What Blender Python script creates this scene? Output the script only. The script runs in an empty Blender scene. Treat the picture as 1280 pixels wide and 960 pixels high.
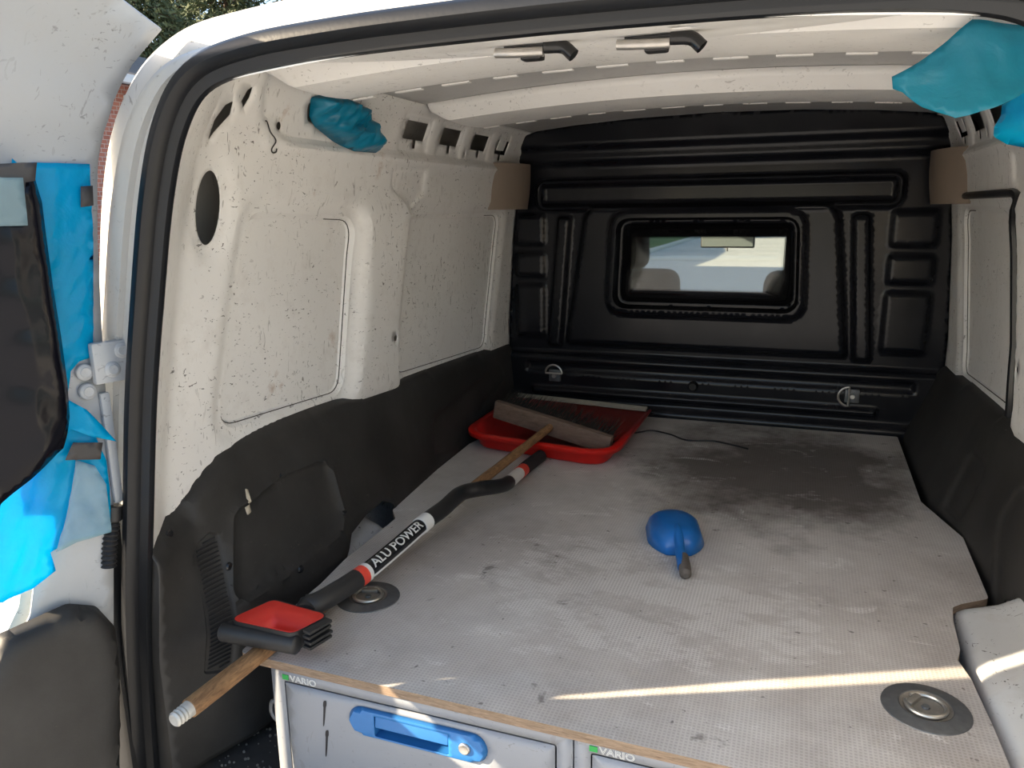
import bpy, bmesh, math, random
import numpy as np
from mathutils import Vector, Matrix
from mathutils.geometry import delaunay_2d_cdt

random.seed(7); np.random.seed(7)
S = bpy.context.scene
COL = S.collection

# ------------------------------------------------------------------ camera
F = 961.0                                  # focal length in pixels of a 1280 wide frame
CAM = np.array([0.27, -0.78, 1.55])        # metres; van: X right, Y into the hold, Z up, ground at 0
_y = np.array([(1005-640)/F, (255-480)/F, 1.0]); _y /= np.linalg.norm(_y)
_x = -np.array([(-2000-640)/F, (295-480)/F, 1.0]); _x -= _y*(_x@_y); _x /= np.linalg.norm(_x)
_z = np.cross(_x, _y)
R = np.array([_x, _y, _z])                 # rows: world axes seen from the camera (right, down, forward)
cd = bpy.data.cameras.new('camera'); cam = bpy.data.objects.new('camera', cd); COL.objects.link(cam)
cd.sensor_width = 36.0; cd.lens = 36.0*F/1280.0; cd.clip_start = 0.02; cd.clip_end = 500
_m = Matrix(((R[0,0], -R[0,1], -R[0,2], CAM[0]), (R[1,0], -R[1,1], -R[1,2], CAM[1]),
             (R[2,0], -R[2,1], -R[2,2], CAM[2]), (0,0,0,1)))
cam.matrix_world = _m
S.camera = cam

# ------------------------------------------------------------------ light
SUN_EL = math.radians(23.0)
SUN_DIR = np.array([1.0, 0.465, 0.0]); SUN_DIR /= np.linalg.norm(SUN_DIR)
SUN_DIR = np.array([SUN_DIR[0]*math.cos(SUN_EL), SUN_DIR[1]*math.cos(SUN_EL), -math.sin(SUN_EL)])
w = bpy.data.worlds.new('sky'); S.world = w; w.use_nodes = True
nt = w.node_tree; bg = nt.nodes['Background']
sky = nt.nodes.new('ShaderNodeTexSky'); sky.sky_type = 'NISHITA'; sky.sun_disc = False
sky.sun_elevation = SUN_EL; sky.sun_rotation = math.atan2(-SUN_DIR[0], -SUN_DIR[1])
sky.air_density = 1.0; sky.dust_density = 2.0; sky.ozone_density = 1.0
nt.links.new(sky.outputs[0], bg.inputs[0]); bg.inputs[1].default_value = 0.25
sl = bpy.data.lights.new('sun', 'SUN'); sl.energy = 11.0; sl.angle = math.radians(0.53); sl.color = (1.0, 0.82, 0.58)
so = bpy.data.objects.new('sun', sl); COL.objects.link(so); so.location = (-6, -4, 8)
so.rotation_euler = Vector(SUN_DIR).to_track_quat('-Z', 'Y').to_euler()
S.view_settings.view_transform = 'Standard'; S.view_settings.look = 'None'
S.view_settings.gamma = 1.0; S.view_settings.use_curve_mapping = False
S.view_settings.exposure = 0.85
S.cycles.max_bounces = 12; S.cycles.diffuse_bounces = 8; S.cycles.transparent_max_bounces = 16

# ------------------------------------------------------------------ helpers
def ray(px, py):
    return R @ np.array([(px-640)/F, (py-480)/F, 1.0])
def on(i, val, px, py):                    # point of the view ray through a photo pixel on the plane axis i = val
    v = ray(px, py); t = (val-CAM[i])/v[i]; return CAM+v*t
def onz(z, px, py): return on(2, z, px, py)

def base_x(z):
    return np.interp(z, [0, 1.15, 1.45, 1.62, 1.72, 1.80], [.70, .70, .68, .66, .64, .605])
def hitL(px, py, off=0.0):                 # (Y, Z) on the left wall
    x = -.68
    for _ in range(12):
        p = on(0, x, px, py); x = -float(base_x(p[2]))+off
    return (p[1], p[2])

def link(o, parent=None):
    COL.objects.link(o)
    if parent is not None: o.parent = parent
    return o
def tag(o, label=None, cat=None, group=None, kind=None):
    if label: o['label'] = label
    if cat: o['category'] = cat
    if group: o['group'] = group
    if kind: o['kind'] = kind
    return o
def empty(name, loc, label=None, cat=None, group=None, kind=None):
    o = bpy.data.objects.new(name, None); o.empty_display_size = .05; link(o)
    o.location = loc
    return tag(o, label, cat, group, kind)
def mesh_obj(name, verts, faces, mat, parent=None, smooth=True, angle=40):
    me = bpy.data.meshes.new(name); me.from_pydata([tuple(map(float, v)) for v in verts], [], [tuple(int(i) for i in f) for f in faces]); me.update()
    bm = bmesh.new(); bm.from_mesh(me); bmesh.ops.recalc_face_normals(bm, faces=bm.faces); bm.to_mesh(me); bm.free()
    return fin(name, me, mat, parent, smooth, angle)
def fin(name, me, mat, parent=None, smooth=True, angle=40):
    if smooth:
        me.shade_smooth(); me.set_sharp_from_angle(angle=math.radians(angle))
    if isinstance(mat, (list, tuple)):
        for m in mat: me.materials.append(m)
    else: me.materials.append(mat)
    o = bpy.data.objects.new(name, me); link(o)
    if parent is not None:
        o.parent = parent
        o.matrix_parent_inverse = pinv(parent)
    return o
def pinv(p):
    m = Matrix.Identity(4); q = p
    chain = []
    while q is not None: chain.append(q); q = q.parent
    for q in reversed(chain): m = m @ q.matrix_parent_inverse @ q.matrix_basis
    return m.inverted()
def from_bm(name, bm, mat, parent=None, smooth=True, angle=40):
    bmesh.ops.recalc_face_normals(bm, faces=bm.faces)
    me = bpy.data.meshes.new(name); bm.to_mesh(me); bm.free()
    return fin(name, me, mat, parent, smooth, angle)

def bm_box(bm, c, size, rot=None, bev=0.0, seg=2):
    r = bmesh.ops.create_cube(bm, size=1.0)
    vs = r['verts']
    bmesh.ops.scale(bm, vec=size, verts=vs)
    if bev > 0:
        es = list({e for v in vs for e in v.link_edges})
        q = bmesh.ops.bevel(bm, geom=es, offset=bev, segments=seg, profile=.6, affect='EDGES')
        vs = list({v for f in q['faces'] for v in f.verts} | {v for v in vs if v.is_valid})
    if rot is not None: bmesh.ops.rotate(bm, cent=(0,0,0), matrix=rot, verts=vs)
    bmesh.ops.translate(bm, vec=c, verts=vs)
    return vs
def box(name, c, size, mat, parent=None, rot=None, bev=.002, seg=2):
    bm = bmesh.new(); bm_box(bm, c, size, rot, bev, seg); return from_bm(name, bm, mat, parent)
def bm_tube(bm, pts, rad, n=12, cap=True, squash=None):
    """tube along pts; rad scalar or list"""
    pts = [Vector(p) for p in pts]; m = len(pts)
    if not hasattr(rad, '__len__'): rad = [rad]*m
    rings = []; prev = None
    for i, p in enumerate(pts):
        t = (pts[min(i+1, m-1)]-pts[max(i-1, 0)]).normalized()
        if prev is None:
            a = Vector((0,0,1)) if abs(t.z) < .9 else Vector((1,0,0))
            u = t.cross(a).normalized()
        else:
            u = (prev - t*prev.dot(t)).normalized()
        prev = u; v = t.cross(u)
        ring = []
        for k in range(n):
            ang = 2*math.pi*k/n
            ring.append(bm.verts.new(p+u*(math.cos(ang)*rad[i])+v*(math.sin(ang)*rad[i]*(squash or 1.0))))
        rings.append(ring)
    for i in range(m-1):
        for k in range(n):
            bm.faces.new((rings[i][k], rings[i][(k+1)%n], rings[i+1][(k+1)%n], rings[i+1][k]))
    if cap:
        bm.faces.new(rings[0]); bm.faces.new(rings[-1])
    return rings
def tube(name, pts, rad, mat, parent=None, n=12, squash=None, cap=True):
    bm = bmesh.new(); bm_tube(bm, pts, rad, n, cap, squash); return from_bm(name, bm, mat, parent)
def bm_lathe(bm, prof, n=32, M=None):
    """prof: list of (r, z)"""
    M = M or Matrix.Identity(4); rings = []
    for r, z in prof:
        if r < 1e-6: rings.append([bm.verts.new(M @ Vector((0,0,z)))])
        else: rings.append([bm.verts.new(M @ Vector((r*math.cos(2*math.pi*k/n), r*math.sin(2*math.pi*k/n), z))) for k in range(n)])
    for a, b in zip(rings, rings[1:]):
        for k in range(n):
            q = [a[k % len(a)], a[(k+1) % len(a)], b[(k+1) % len(b)], b[k % len(b)]]
            u = []
            for v in q:
                if v not in u: u.append(v)
            if len(u) > 2: bm.faces.new(u)
def lathe(name, prof, mat, parent=None, n=32, M=None):
    bm = bmesh.new(); bm_lathe(bm, prof, n, M); return from_bm(name, bm, mat, parent)
def smooth_path(pts, per=8):
    """Catmull-Rom through pts"""
    P = [np.array(p, float) for p in pts]; P = [2*P[0]-P[1]]+P+[2*P[-1]-P[-2]]; out = []
    for i in range(1, len(P)-2):
        for k in range(per):
            t = k/per; a, b, c, d = P[i-1:i+3]
            out.append(.5*((2*b)+(-a+c)*t+(2*a-5*b+4*c-d)*t*t+(-a+3*b-3*c+d)*t**3))
    out.append(P[-2]); return out

# ---- 2D polygon tools for pressed sheets
def rpoly(c, r, seg=6):
    """corner list -> rounded polygon"""
    c = [np.array(p, float) for p in c]; out = []; n = len(c)
    rr = r if hasattr(r, '__len__') else [r]*n
    for i in range(n):
        a, b, d = c[i-1], c[i], c[(i+1) % n]
        u = (a-b)/np.linalg.norm(a-b); v = (d-b)/np.linalg.norm(d-b)
        ang = math.acos(max(-1, min(1, float(u@v))))
        t = min(rr[i]/math.tan(ang/2), .49*np.linalg.norm(a-b), .49*np.linalg.norm(d-b))
        p0 = b+u*t; p1 = b+v*t
        if rr[i] <= 0: out.append(b); continue
        for k in range(seg+1):
            s = k/seg; out.append((1-s)**2*p0+2*s*(1-s)*b+s*s*p1)
    return np.array(out)
def rect(x0, x1, y0, y1): return [(x0, y0), (x1, y0), (x1, y1), (x0, y1)]
def ell(cx, cy, a, b, rot=0, n=24):
    t = np.linspace(0, 2*math.pi, n, endpoint=False); c, s = math.cos(rot), math.sin(rot)
    x = a*np.cos(t); y = b*np.sin(t)
    return np.stack([cx+c*x-s*y, cy+s*x+c*y], 1)
def dens(poly, step, closed=True):
    poly = np.asarray(poly, float); out = []; n = len(poly)
    for i in range(n if closed else n-1):
        a, b = poly[i], poly[(i+1) % n]; m = max(1, int(np.linalg.norm(b-a)/step+.5))
        for k in range(m): out.append(a+(b-a)*k/m)
    if not closed: out.append(poly[-1])
    return np.array(out)
def inside(P, poly):
    P = np.asarray(P); x, y = P[:,0], P[:,1]; r = np.zeros(len(P), bool); n = len(poly); j = n-1
    for i in range(n):
        xi, yi = poly[i]; xj, yj = poly[j]
        if yi != yj:
            c = ((yi > y) != (yj > y)) & (x < (xj-xi)*(y-yi)/(yj-yi)+xi); r ^= c
        j = i
    return r
def segdist(P, poly, closed=True):
    P = np.asarray(P); d = np.full(len(P), 1e9); n = len(poly)
    for i in range(n if closed else n-1):
        a = np.asarray(poly[i]); b = np.asarray(poly[(i+1) % n]); ab = b-a; L = ab@ab
        if L < 1e-14: continue
        t = np.clip(((P-a)@ab)/L, 0, 1); d = np.minimum(d, np.linalg.norm(P-(a+t[:,None]*ab), axis=1))
    return d
def sd(P, poly):
    d = segdist(P, poly); return np.where(inside(P, poly), -d, d)
def sstep(x): x = np.clip(x, 0, 1); return x*x*(3-2*x)
def press(P, poly, wdt):                   # 1 inside, 0 outside, ramp of width wdt centred on the outline
    return sstep(.5-sd(P, poly)/wdt)
def offs(poly, d):
    """offset closed polygon (outward positive)"""
    p = np.asarray(poly); t = np.roll(p, -1, 0)-np.roll(p, 1, 0); t /= (np.linalg.norm(t, axis=1)[:,None]+1e-12)
    nrm = np.stack([t[:,1], -t[:,0]], 1)
    area = .5*np.sum(p[:,0]*np.roll(p[:,1], -1)-np.roll(p[:,0], -1)*p[:,1])
    return p+nrm*(d if area > 0 else -d)
def rings_of(poly, wdt): return [offs(poly, wdt*.5), np.asarray(poly), offs(poly, -wdt*.5)]

def sheet(name, outline, fn, mat, parent=None, holes=(), feats=(), step=.015, thick=.002, angle=35, offset=1.0, fstep=None):
    """pressed sheet: triangulated 2D outline with holes; feats are outlines followed by mesh edges; fn(P) -> 3D"""
    fs = fstep or step*.6
    ol = dens(outline, step); hs = [dens(h, fs) for h in holes]; ft = [dens(f, fs) for f in feats]
    pts = []; edges = []
    def add(loop, keep=None):
        b = len(pts); n = len(loop); k = keep if keep is not None else np.ones(n, bool); idx = {}
        for i in range(n):
            if k[i]: idx[i] = len(pts); pts.append(loop[i])
        for i in range(n):
            j = (i+1) % n
            if i in idx and j in idx: edges.append((idx[i], idx[j]))
    add(ol)
    for h in hs: add(h)
    for f in ft:
        k = inside(f, ol) & (segdist(f, ol) > fs*.4)
        for h in hs: k &= ~inside(f, h) & (segdist(f, h) > fs*.4)
        add(f, k)
    lo = ol.min(0); hi = ol.max(0)
    gx, gy = np.meshgrid(np.arange(lo[0]+step*.5, hi[0], step), np.arange(lo[1]+step*.5, hi[1], step*.9))
    gx = gx + (np.arange(gx.shape[0]) % 2)[:,None]*step*.5
    g = np.stack([gx.ravel(), gy.ravel()], 1)
    k = inside(g, ol) & (segdist(g, ol) > step*.45)
    for h in hs: k &= ~inside(g, h) & (segdist(g, h) > step*.4)
    g = g[k]
    if ft and len(g):
        fp = np.concatenate(ft); ok = np.ones(len(g), bool)
        for i0 in range(0, len(g), 2000):
            dd = ((g[i0:i0+2000,None,:]-fp[None])**2).sum(2).min(1); ok[i0:i0+2000] = dd > (fs*.55)**2
        g = g[ok]
    pts = [Vector((float(p[0]), float(p[1]))) for p in pts]+[Vector((float(p[0]), float(p[1]))) for p in g]
    V, E_, T, *_r = delaunay_2d_cdt(pts, edges, [], 0, 1e-6)
    V = np.array([(v[0], v[1]) for v in V]); T = np.array([t for t in T if len(t) == 3])
    c = V[T].mean(1); k = inside(c, ol)
    for h in hs: k &= ~inside(c, h)
    T = T[k]; used = np.unique(T); re = -np.ones(len(V), int); re[used] = np.arange(len(used))
    V = V[used]; T = re[T]
    P3 = fn(V)
    me = bpy.data.meshes.new(name); me.from_pydata(P3.tolist(), [], T.tolist()); me.update()
    o = fin(name, me, mat, parent, True, angle)
    if thick:
        md = o.modifiers.new('thickness', 'SOLIDIFY'); md.thickness = thick; md.offset = offset
    return o

# ------------------------------------------------------------------ materials
class NT:
    def __init__(s, name):
        s.m = bpy.data.materials.new(name); s.m.use_nodes = True; s.t = s.m.node_tree; s.b = s.t.nodes['Principled BSDF']
        s.tc = s.t.nodes.new('ShaderNodeTexCoord')
    def n(s, typ, **kw):
        q = s.t.nodes.new(typ)
        for k, v in kw.items(): setattr(q, k, v)
        return q
    def l(s, a, b): s.t.links.new(a, b)
    def mapping(s, scale=(1,1,1), rot=(0,0,0), loc=(0,0,0)):
        q = s.n('ShaderNodeMapping'); q.inputs['Scale'].default_value = scale; q.inputs['Rotation'].default_value = rot; q.inputs['Location'].default_value = loc
        s.l(s.tc.outputs['Object'], q.inputs[0]); return q.outputs[0]
    def noise(s, scale, detail=4, rough=.55, vec=None, dist=0):
        q = s.n('ShaderNodeTexNoise'); q.inputs['Scale'].default_value = scale; q.inputs['Detail'].default_value = detail
        q.inputs['Roughness'].default_value = rough; q.inputs['Distortion'].default_value = dist
        s.l(vec or s.tc.outputs['Object'], q.inputs['Vector']); return q.outputs['Fac']
    def ramp(s, fac, a, b, ca=(0,0,0,1), cb=(1,1,1,1)):
        q = s.n('ShaderNodeValToRGB'); e = q.color_ramp.elements
        e[0].position = a; e[0].color = ca; e[1].position = b; e[1].color = cb
        s.l(fac, q.inputs[0]); return q.outputs[0]
    def mix(s, fac, a, b, mode='MIX'):
        q = s.n('ShaderNodeMix', data_type='RGBA', blend_type=mode)
        if isinstance(fac, (int, float)): q.inputs[0].default_value = fac
        else: s.l(fac, q.inputs[0])
        for i, v in ((6, a), (7, b)):
            if isinstance(v, tuple): q.inputs[i].default_value = v if len(v) == 4 else v+(1,)
            else: s.l(v, q.inputs[i])
        return q.outputs[2]
    def math(s, op, a, b=None):
        q = s.n('ShaderNodeMath', operation=op)
        for i, v in ((0, a), (1, b)):
            if v is None: continue
            if isinstance(v, (int, float)): q.inputs[i].default_value = v
            else: s.l(v, q.inputs[i])
        return q.outputs[0]
    def col(s, v):
        if isinstance(v, tuple): s.b.inputs['Base Color'].default_value = v if len(v) == 4 else v+(1,)
        else: s.l(v, s.b.inputs['Base Color'])
    def set(s, **kw):
        for k, v in kw.items():
            i = s.b.inputs[k.replace('_', ' ')]
            if isinstance(v, (int, float, tuple)): i.default_value = v
            else: s.l(v, i)
        return s
    def bump(s, h, strength=.3, dist=.002):
        q = s.n('ShaderNodeBump'); q.inputs['Strength'].default_value = strength; q.inputs['Distance'].default_value = dist
        s.l(h, q.inputs['Height']); s.l(q.outputs[0], s.b.inputs['Normal']); return s

def plain(name, c, rough=.5, var=.12, vs=30, metallic=0, spec=.5, bump=0, bs=200):
    t = NT(name); d = tuple(x*(1-var) for x in c); e = tuple(min(1, x*(1+var)) for x in c)
    t.col(t.mix(t.noise(vs), d, e)); t.set(Roughness=rough, Metallic=metallic, Specular_IOR_Level=spec)
    if bump: t.bump(t.noise(bs, 3), bump, .001)
    return t.m

def paint(name, c=(.83,.82,.80), marks=1.0, rust=0.0):
    t = NT(name)
    a = t.mix(t.ramp(t.noise(3.5, 5), .35, .7), tuple(x*.90 for x in c), c)
    gr = t.ramp(t.noise(14, 6, .7), .52, .75)                      # grime
    a = t.mix(t.math('MULTIPLY', gr, .22*marks), a, (.30,.25,.20))
    s1 = t.ramp(t.noise(95, 2, .5, t.mapping((1, .8, 1.6)), 1.2), .664, .692)   # chips
    k1 = t.ramp(t.noise(7, 3, .5, t.mapping((1,1,1), loc=(3,1,5))), .40, .56)
    a = t.mix(t.math('MULTIPLY', t.math('MULTIPLY', s1, k1), .85*marks), a, (.05,.045,.04))
    s2 = t.ramp(t.noise(42, 2, .4, t.mapping((1, 1.9, .45), rot=(.5,0,0)), 2.0), .675, .695)   # long scratches
    k2 = t.ramp(t.noise(5, 3, .5, t.mapping((1,1,1), loc=(9,4,2))), .42, .58)
    a = t.mix(t.math('MULTIPLY', t.math('MULTIPLY', s2, k2), .7*marks), a, (.10,.085,.07))
    if rust:
        r = t.ramp(t.noise(9, 6, .7, t.mapping((1,1,1), loc=(5,8,1))), .64, .74)
        a = t.mix(t.math('MULTIPLY', r, rust), a, (.33,.17,.07))
    t.col(a); t.set(Roughness=t.ramp(t.noise(8), .2, .9, (.30,)*3+(1,), (.5,)*3+(1,)))
    t.set(Specular_IOR_Level=.5)
    return t.m
M = {}
M['white'] = paint('white_paint', marks=1.0, rust=.5)
M['roof'] = paint('roof_paint', (.87,.86,.84), marks=.5)
M['skin'] = paint('roof_skin_grey', (.50,.495,.49), marks=.3)
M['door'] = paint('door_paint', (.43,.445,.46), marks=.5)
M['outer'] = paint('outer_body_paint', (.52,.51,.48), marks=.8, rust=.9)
M['arch'] = paint('wheel_arch_paint', (.56,.565,.56), marks=1.2)

def black_trim(name, c, rough, scuff):
    t = NT(name)
    a = t.mix(t.ramp(t.noise(5, 6, .65), .38, .72), c, tuple(x*2.1+.004 for x in c))
    sc = t.ramp(t.noise(70, 3, .6, t.mapping((1, .6, 2.2)), 1.5), .68, .76); kk = t.ramp(t.noise(6, 2), .45, .62)
    a = t.mix(t.math('MULTIPLY', t.math('MULTIPLY', sc, kk), scuff), a, (.16,.13,.10))
    t.col(a); t.set(Roughness=rough); t.bump(t.noise(420, 2), .25, .0006); return t.m
M['trim'] = black_trim('black_trim_plastic', (.017,.016,.015), .62, .7)
def bulk():
    t = NT('black_bulkhead_plastic')
    t.col(t.mix(t.ramp(t.noise(6, 5), .4, .8), (.006,.007,.010), (.012,.012,.015)))
    t.set(Roughness=t.ramp(t.noise(9, 5, .6, t.mapping((1,1,.5))), .3, .8, (.15,)*3+(1,), (.30,)*3+(1,)), Specular_IOR_Level=.26)
    return t.m
M['bulk'] = bulk()
M['rubber'] = plain('black_seal_rubber', (.008,.009,.011), .36, .25, 20, spec=.32, bump=.15)
M['matte_black'] = plain('matte_black_plastic', (.015,.015,.016), .5, .2, 40)
M['gloss_black'] = plain('glossy_black_plastic', (.010,.010,.011), .25, .2, 40)
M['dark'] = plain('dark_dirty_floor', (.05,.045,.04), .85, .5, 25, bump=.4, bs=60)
M['beige'] = plain('beige_plastic', (.235,.185,.145), .55, .08, 20, bump=.1)
M['steel'] = plain('worn_steel', (.50,.48,.45), .38, .25, 60, metallic=.9)
M['galv'] = plain('dull_galvanised_steel', (.135,.14,.145), .5, .35, 80, metallic=.55)
M['dirtsteel'] = plain('dirty_steel', (.27,.25,.22), .5, .4, 90, metallic=.6)
M['cabinet'] = paint('grey_cabinet_enamel', (.27,.285,.315), marks=.35)
M['blue_handle'] = plain('blue_handle_plastic', (.022,.15,.40), .42, .15, 25)
M['green'] = plain('green_print', (.02,.30,.06), .5, .1)
M['logo'] = plain('white_logo_print', (.72,.73,.72), .5, .05)
M['marker'] = plain('black_marker_ink', (.012,.012,.016), .6, .1)
M['red'] = plain('red_plastic', (.55,.010,.006), .35, .12, 12)
M['redpad'] = plain('red_brush_plastic', (.75,.035,.022), .42, .08, 12)
M['rubber_strip'] = plain('dirty_white_rubber', (.36,.34,.28), .6, .25, 60)
M['bristle'] = plain('dark_bristles', (.014,.012,.010), .75, .4, 90)
M['label_white'] = plain('white_band', (.66,.66,.64), .45, .08)
M['red_band'] = plain('red_orange_band', (.70,.06,.035), .4, .08)
M['tape'] = plain('dark_grey_tape', (.045,.042,.042), .55, .15, 60)
M['whitescuff'] = plain('cream_scuff', (.50,.44,.34), .8, .25, 80)

def wood(name, c0, c1, scale=18, ax=(1, 1, 1), rough=.6, rot=(0,0,0)):
    t = NT(name); v = t.mapping(ax, rot)
    a = t.mix(t.ramp(t.noise(scale, 6, .65, v, .8), .3, .72), c0, c1)
    a = t.mix(t.math('MULTIPLY', t.ramp(t.noise(scale*3, 3, .5, v), .6, .75), .6), a, tuple(x*.4 for x in c0))
    t.col(a); t.set(Roughness=rough); return t.m
M['broom_wood'] = wood('worn_broom_handle_wood', (.11,.055,.024), (.36,.20,.09), 34, (5, .9, 5))
M['block_wood'] = wood('weathered_brown_block_wood', (.095,.062,.045), (.20,.135,.10), 25, (.8, 6, 5), .75)

def board_mat():
    t = NT('mesh_faced_plywood')
    g = (.60,.57,.54); d = (.42,.385,.355)
    a = t.mix(t.ramp(t.noise(2.6, 6, .6), .36, .66), d, g)
    a = t.mix(t.math('MULTIPLY', t.ramp(t.noise(11, 5, .7), .42, .7), .5), a, (.66,.635,.60))
    # dark brown patch towards the bulkhead, edges broken up by noise
    sp = t.n('ShaderNodeSeparateXYZ'); t.l(t.tc.outputs['Object'], sp.inputs[0])
    def blob(cx, cy, rx, ry):
        q = t.math('POWER', t.math('DIVIDE', t.math('SUBTRACT', sp.outputs[0], cx), rx), 2)
        p = t.math('POWER', t.math('DIVIDE', t.math('SUBTRACT', sp.outputs[1], cy), ry), 2)
        return t.math('SUBTRACT', 1.0, t.math('ADD', q, p))
    b1 = t.math('ADD', blob(.25, 1.32, .40, .50), t.math('MULTIPLY', t.math('SUBTRACT', t.noise(5, 6, .7), .5), 2.4))
    a = t.mix(t.math('MULTIPLY', t.ramp(b1, -.25, .75), .80), a, (.060,.046,.038))
    b2 = t.math('ADD', blob(-.33, .72, .32, .5), t.math('MULTIPLY', t.math('SUBTRACT', t.noise(7, 6, .7), .5), 2.0))
    a = t.mix(t.math('MULTIPLY', t.ramp(b2, .2, 1.0), .22), a, (.14,.11,.085))
    st = t.ramp(t.noise(16, 4, .6, t.mapping((1,1,1), loc=(2,7,0)), .5), .67, .73)      # spots
    a = t.mix(t.math('MULTIPLY', st, .55), a, (.07,.055,.045))
    sp2 = t.ramp(t.noise(60, 2, .5), .70, .74)
    a = t.mix(t.math('MULTIPLY', sp2, .6), a, (.05,.04,.035))
    bs_ = t.ramp(t.math('ADD', blob(.02, .52, .42, .34), t.math('MULTIPLY', t.math('SUBTRACT', t.noise(9, 6, .75, t.mapping((1, 1.8, 1), rot=(0,0,.5))), .5), 5.0)), .55, 1.25)
    wp0 = t.ramp(t.noise(6, 5, .7, t.mapping((1, 2.2, 1), rot=(0,0,.6), loc=(4,4,0)), 1.0), .60, .68)   # pale scrapes
    wp = t.math('MAXIMUM', wp0, t.math('MULTIPLY', bs_, .8))
    # wire mesh imprint
    wv = []
    for r in (0, math.pi/2):
        q = t.n('ShaderNodeTexWave'); q.inputs['Scale'].default_value = 52; q.inputs['Distortion'].default_value = .0
        t.l(t.mapping((1,1,1), (0,0,r)), q.inputs['Vector']); wv.append(q.outputs['Fac'])
    me_ = t.math('MAXIMUM', wv[0], wv[1])
    a = t.mix(t.math('MULTIPLY', wp, t.math('MULTIPLY', me_, .55)), a, (.80,.78,.75))
    a = t.mix(t.ramp(me_, .35, .95), t.mix(.20, a, (.02,.016,.013)), a)
    t.col(a); t.set(Roughness=.72, Specular_IOR_Level=.35); t.bump(me_, .28, .0008); return t.m
M['board'] = board_mat()
M['board_edge'] = wood('plywood_edge', (.15,.10,.065), (.33,.24,.165), 40, (1, 1, 12), .85)

def film(name, c, transl=.55, rough=.25, alpha=1.0, spec=.6):
    """thin plastic film: diffuse + translucent + clear gaps + gloss"""
    t = NT(name); nz = t.noise(9, 4)
    cc = t.mix(nz, tuple(x*.75 for x in c), tuple(min(1, x*1.25) for x in c))
    t.col(cc); t.set(Roughness=rough, Specular_IOR_Level=spec)
    out = t.t.nodes['Material Output']; tr = t.n('ShaderNodeBsdfTranslucent'); t.l(cc, tr.inputs[0])
    ms = t.n('ShaderNodeMixShader'); ms.inputs[0].default_value = transl
    t.l(t.b.outputs[0], ms.inputs[1]); t.l(tr.outputs[0], ms.inputs[2]); last = ms
    if alpha < 1:
        tp = t.n('ShaderNodeBsdfTransparent'); tp.inputs[0].default_value = tuple(min(1, x*1.1+.02) for x in c)+(1,)
        m2 = t.n('ShaderNodeMixShader'); m2.inputs[0].default_value = alpha
        t.l(tp.outputs[0], m2.inputs[1]); t.l(ms.outputs[0], m2.inputs[2]); last = m2
    t.l(last.outputs[0], out.inputs[0])
    t.bump(t.noise(26, 4, .6, None, 1.5), .22, .005)
    return t.m
M['blue_film'] = film('blue_plastic_film', (.001,.50,.82), .45, .25, .84, spec=.35)
M['clear_film'] = film('pale_clear_film', (.55,.70,.74), .3, .15, .38)
M['blue_bag'] = film('blue_bag_plastic', (.004,.20,.34), .18, .30)
M['teal_sheet'] = film('teal_blue_plastic_sheet', (.012,.30,.46), .35, .32)
M['black_sheet'] = plain('glossy_black_sheet', (.004,.004,.007), .20, .2, 10, spec=.20)
M['scoop'] = plain('blue_scoop_plastic', (.010,.13,.42), .34, .25, 30)
M['scoop_grip'] = plain('dirty_scoop_grip', (.10,.085,.075), .7, .4, 120)

def glass(name, c, a):
    t = NT(name); out = t.t.nodes['Material Output']
    tp = t.n('ShaderNodeBsdfTransparent'); tp.inputs[0].default_value = c+(1,)
    gl = t.n('ShaderNodeBsdfGlossy'); gl.inputs['Roughness'].default_value = .02
    ms = t.n('ShaderNodeMixShader'); ms.inputs[0].default_value = a
    t.l(tp.outputs[0], ms.inputs[1]); t.l(gl.outputs[0], ms.inputs[2]); t.l(ms.outputs[0], out.inputs[0]); return t.m
M['glass'] = glass('tinted_glass', (.72,.80,.78), .05)
M['windscreen'] = glass('windscreen_glass', (.86,.87,.84), .04)
M['seat'] = plain('dark_grey_seat_fabric', (.013,.014,.016), .85, .25, 60)
M['cab'] = plain('dark_cab_lining', (.03,.03,.03), .8, .2, 20)
M['mirror'] = plain('grey_mirror_glass', (.16,.19,.20), .15, .05, 20)

print('materials ok')

# ================================================================== SETTING: the van body
YB = 1.80                                    # bulkhead
YS = 0.05                                    # plane of the rear opening seal
SEAL = [(.712, .42), (.705, .60), (.682, .88), (.645, 1.10), (.611, 1.285), (.577, 1.43), (.540, 1.57), (.502, 1.662), (.452, 1.715), (.37, 1.736), (.25, 1.744), (.12, 1.747), (0, 1.748)]
def x_seal(z): return np.interp(z, [p[1] for p in SEAL[:9]], [p[0]-.018 for p in SEAL[:9]])
def y_crease(z): return np.interp(z, [.9, 1.116, 1.313, 1.506, 1.632, 1.696, 1.80], [.13, .155, .19, .225, .256, .282, .33])
def wall_top(Y): return np.interp(Y, [YS, .36, 2], [1.705, 1.797, 1.797])

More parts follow.
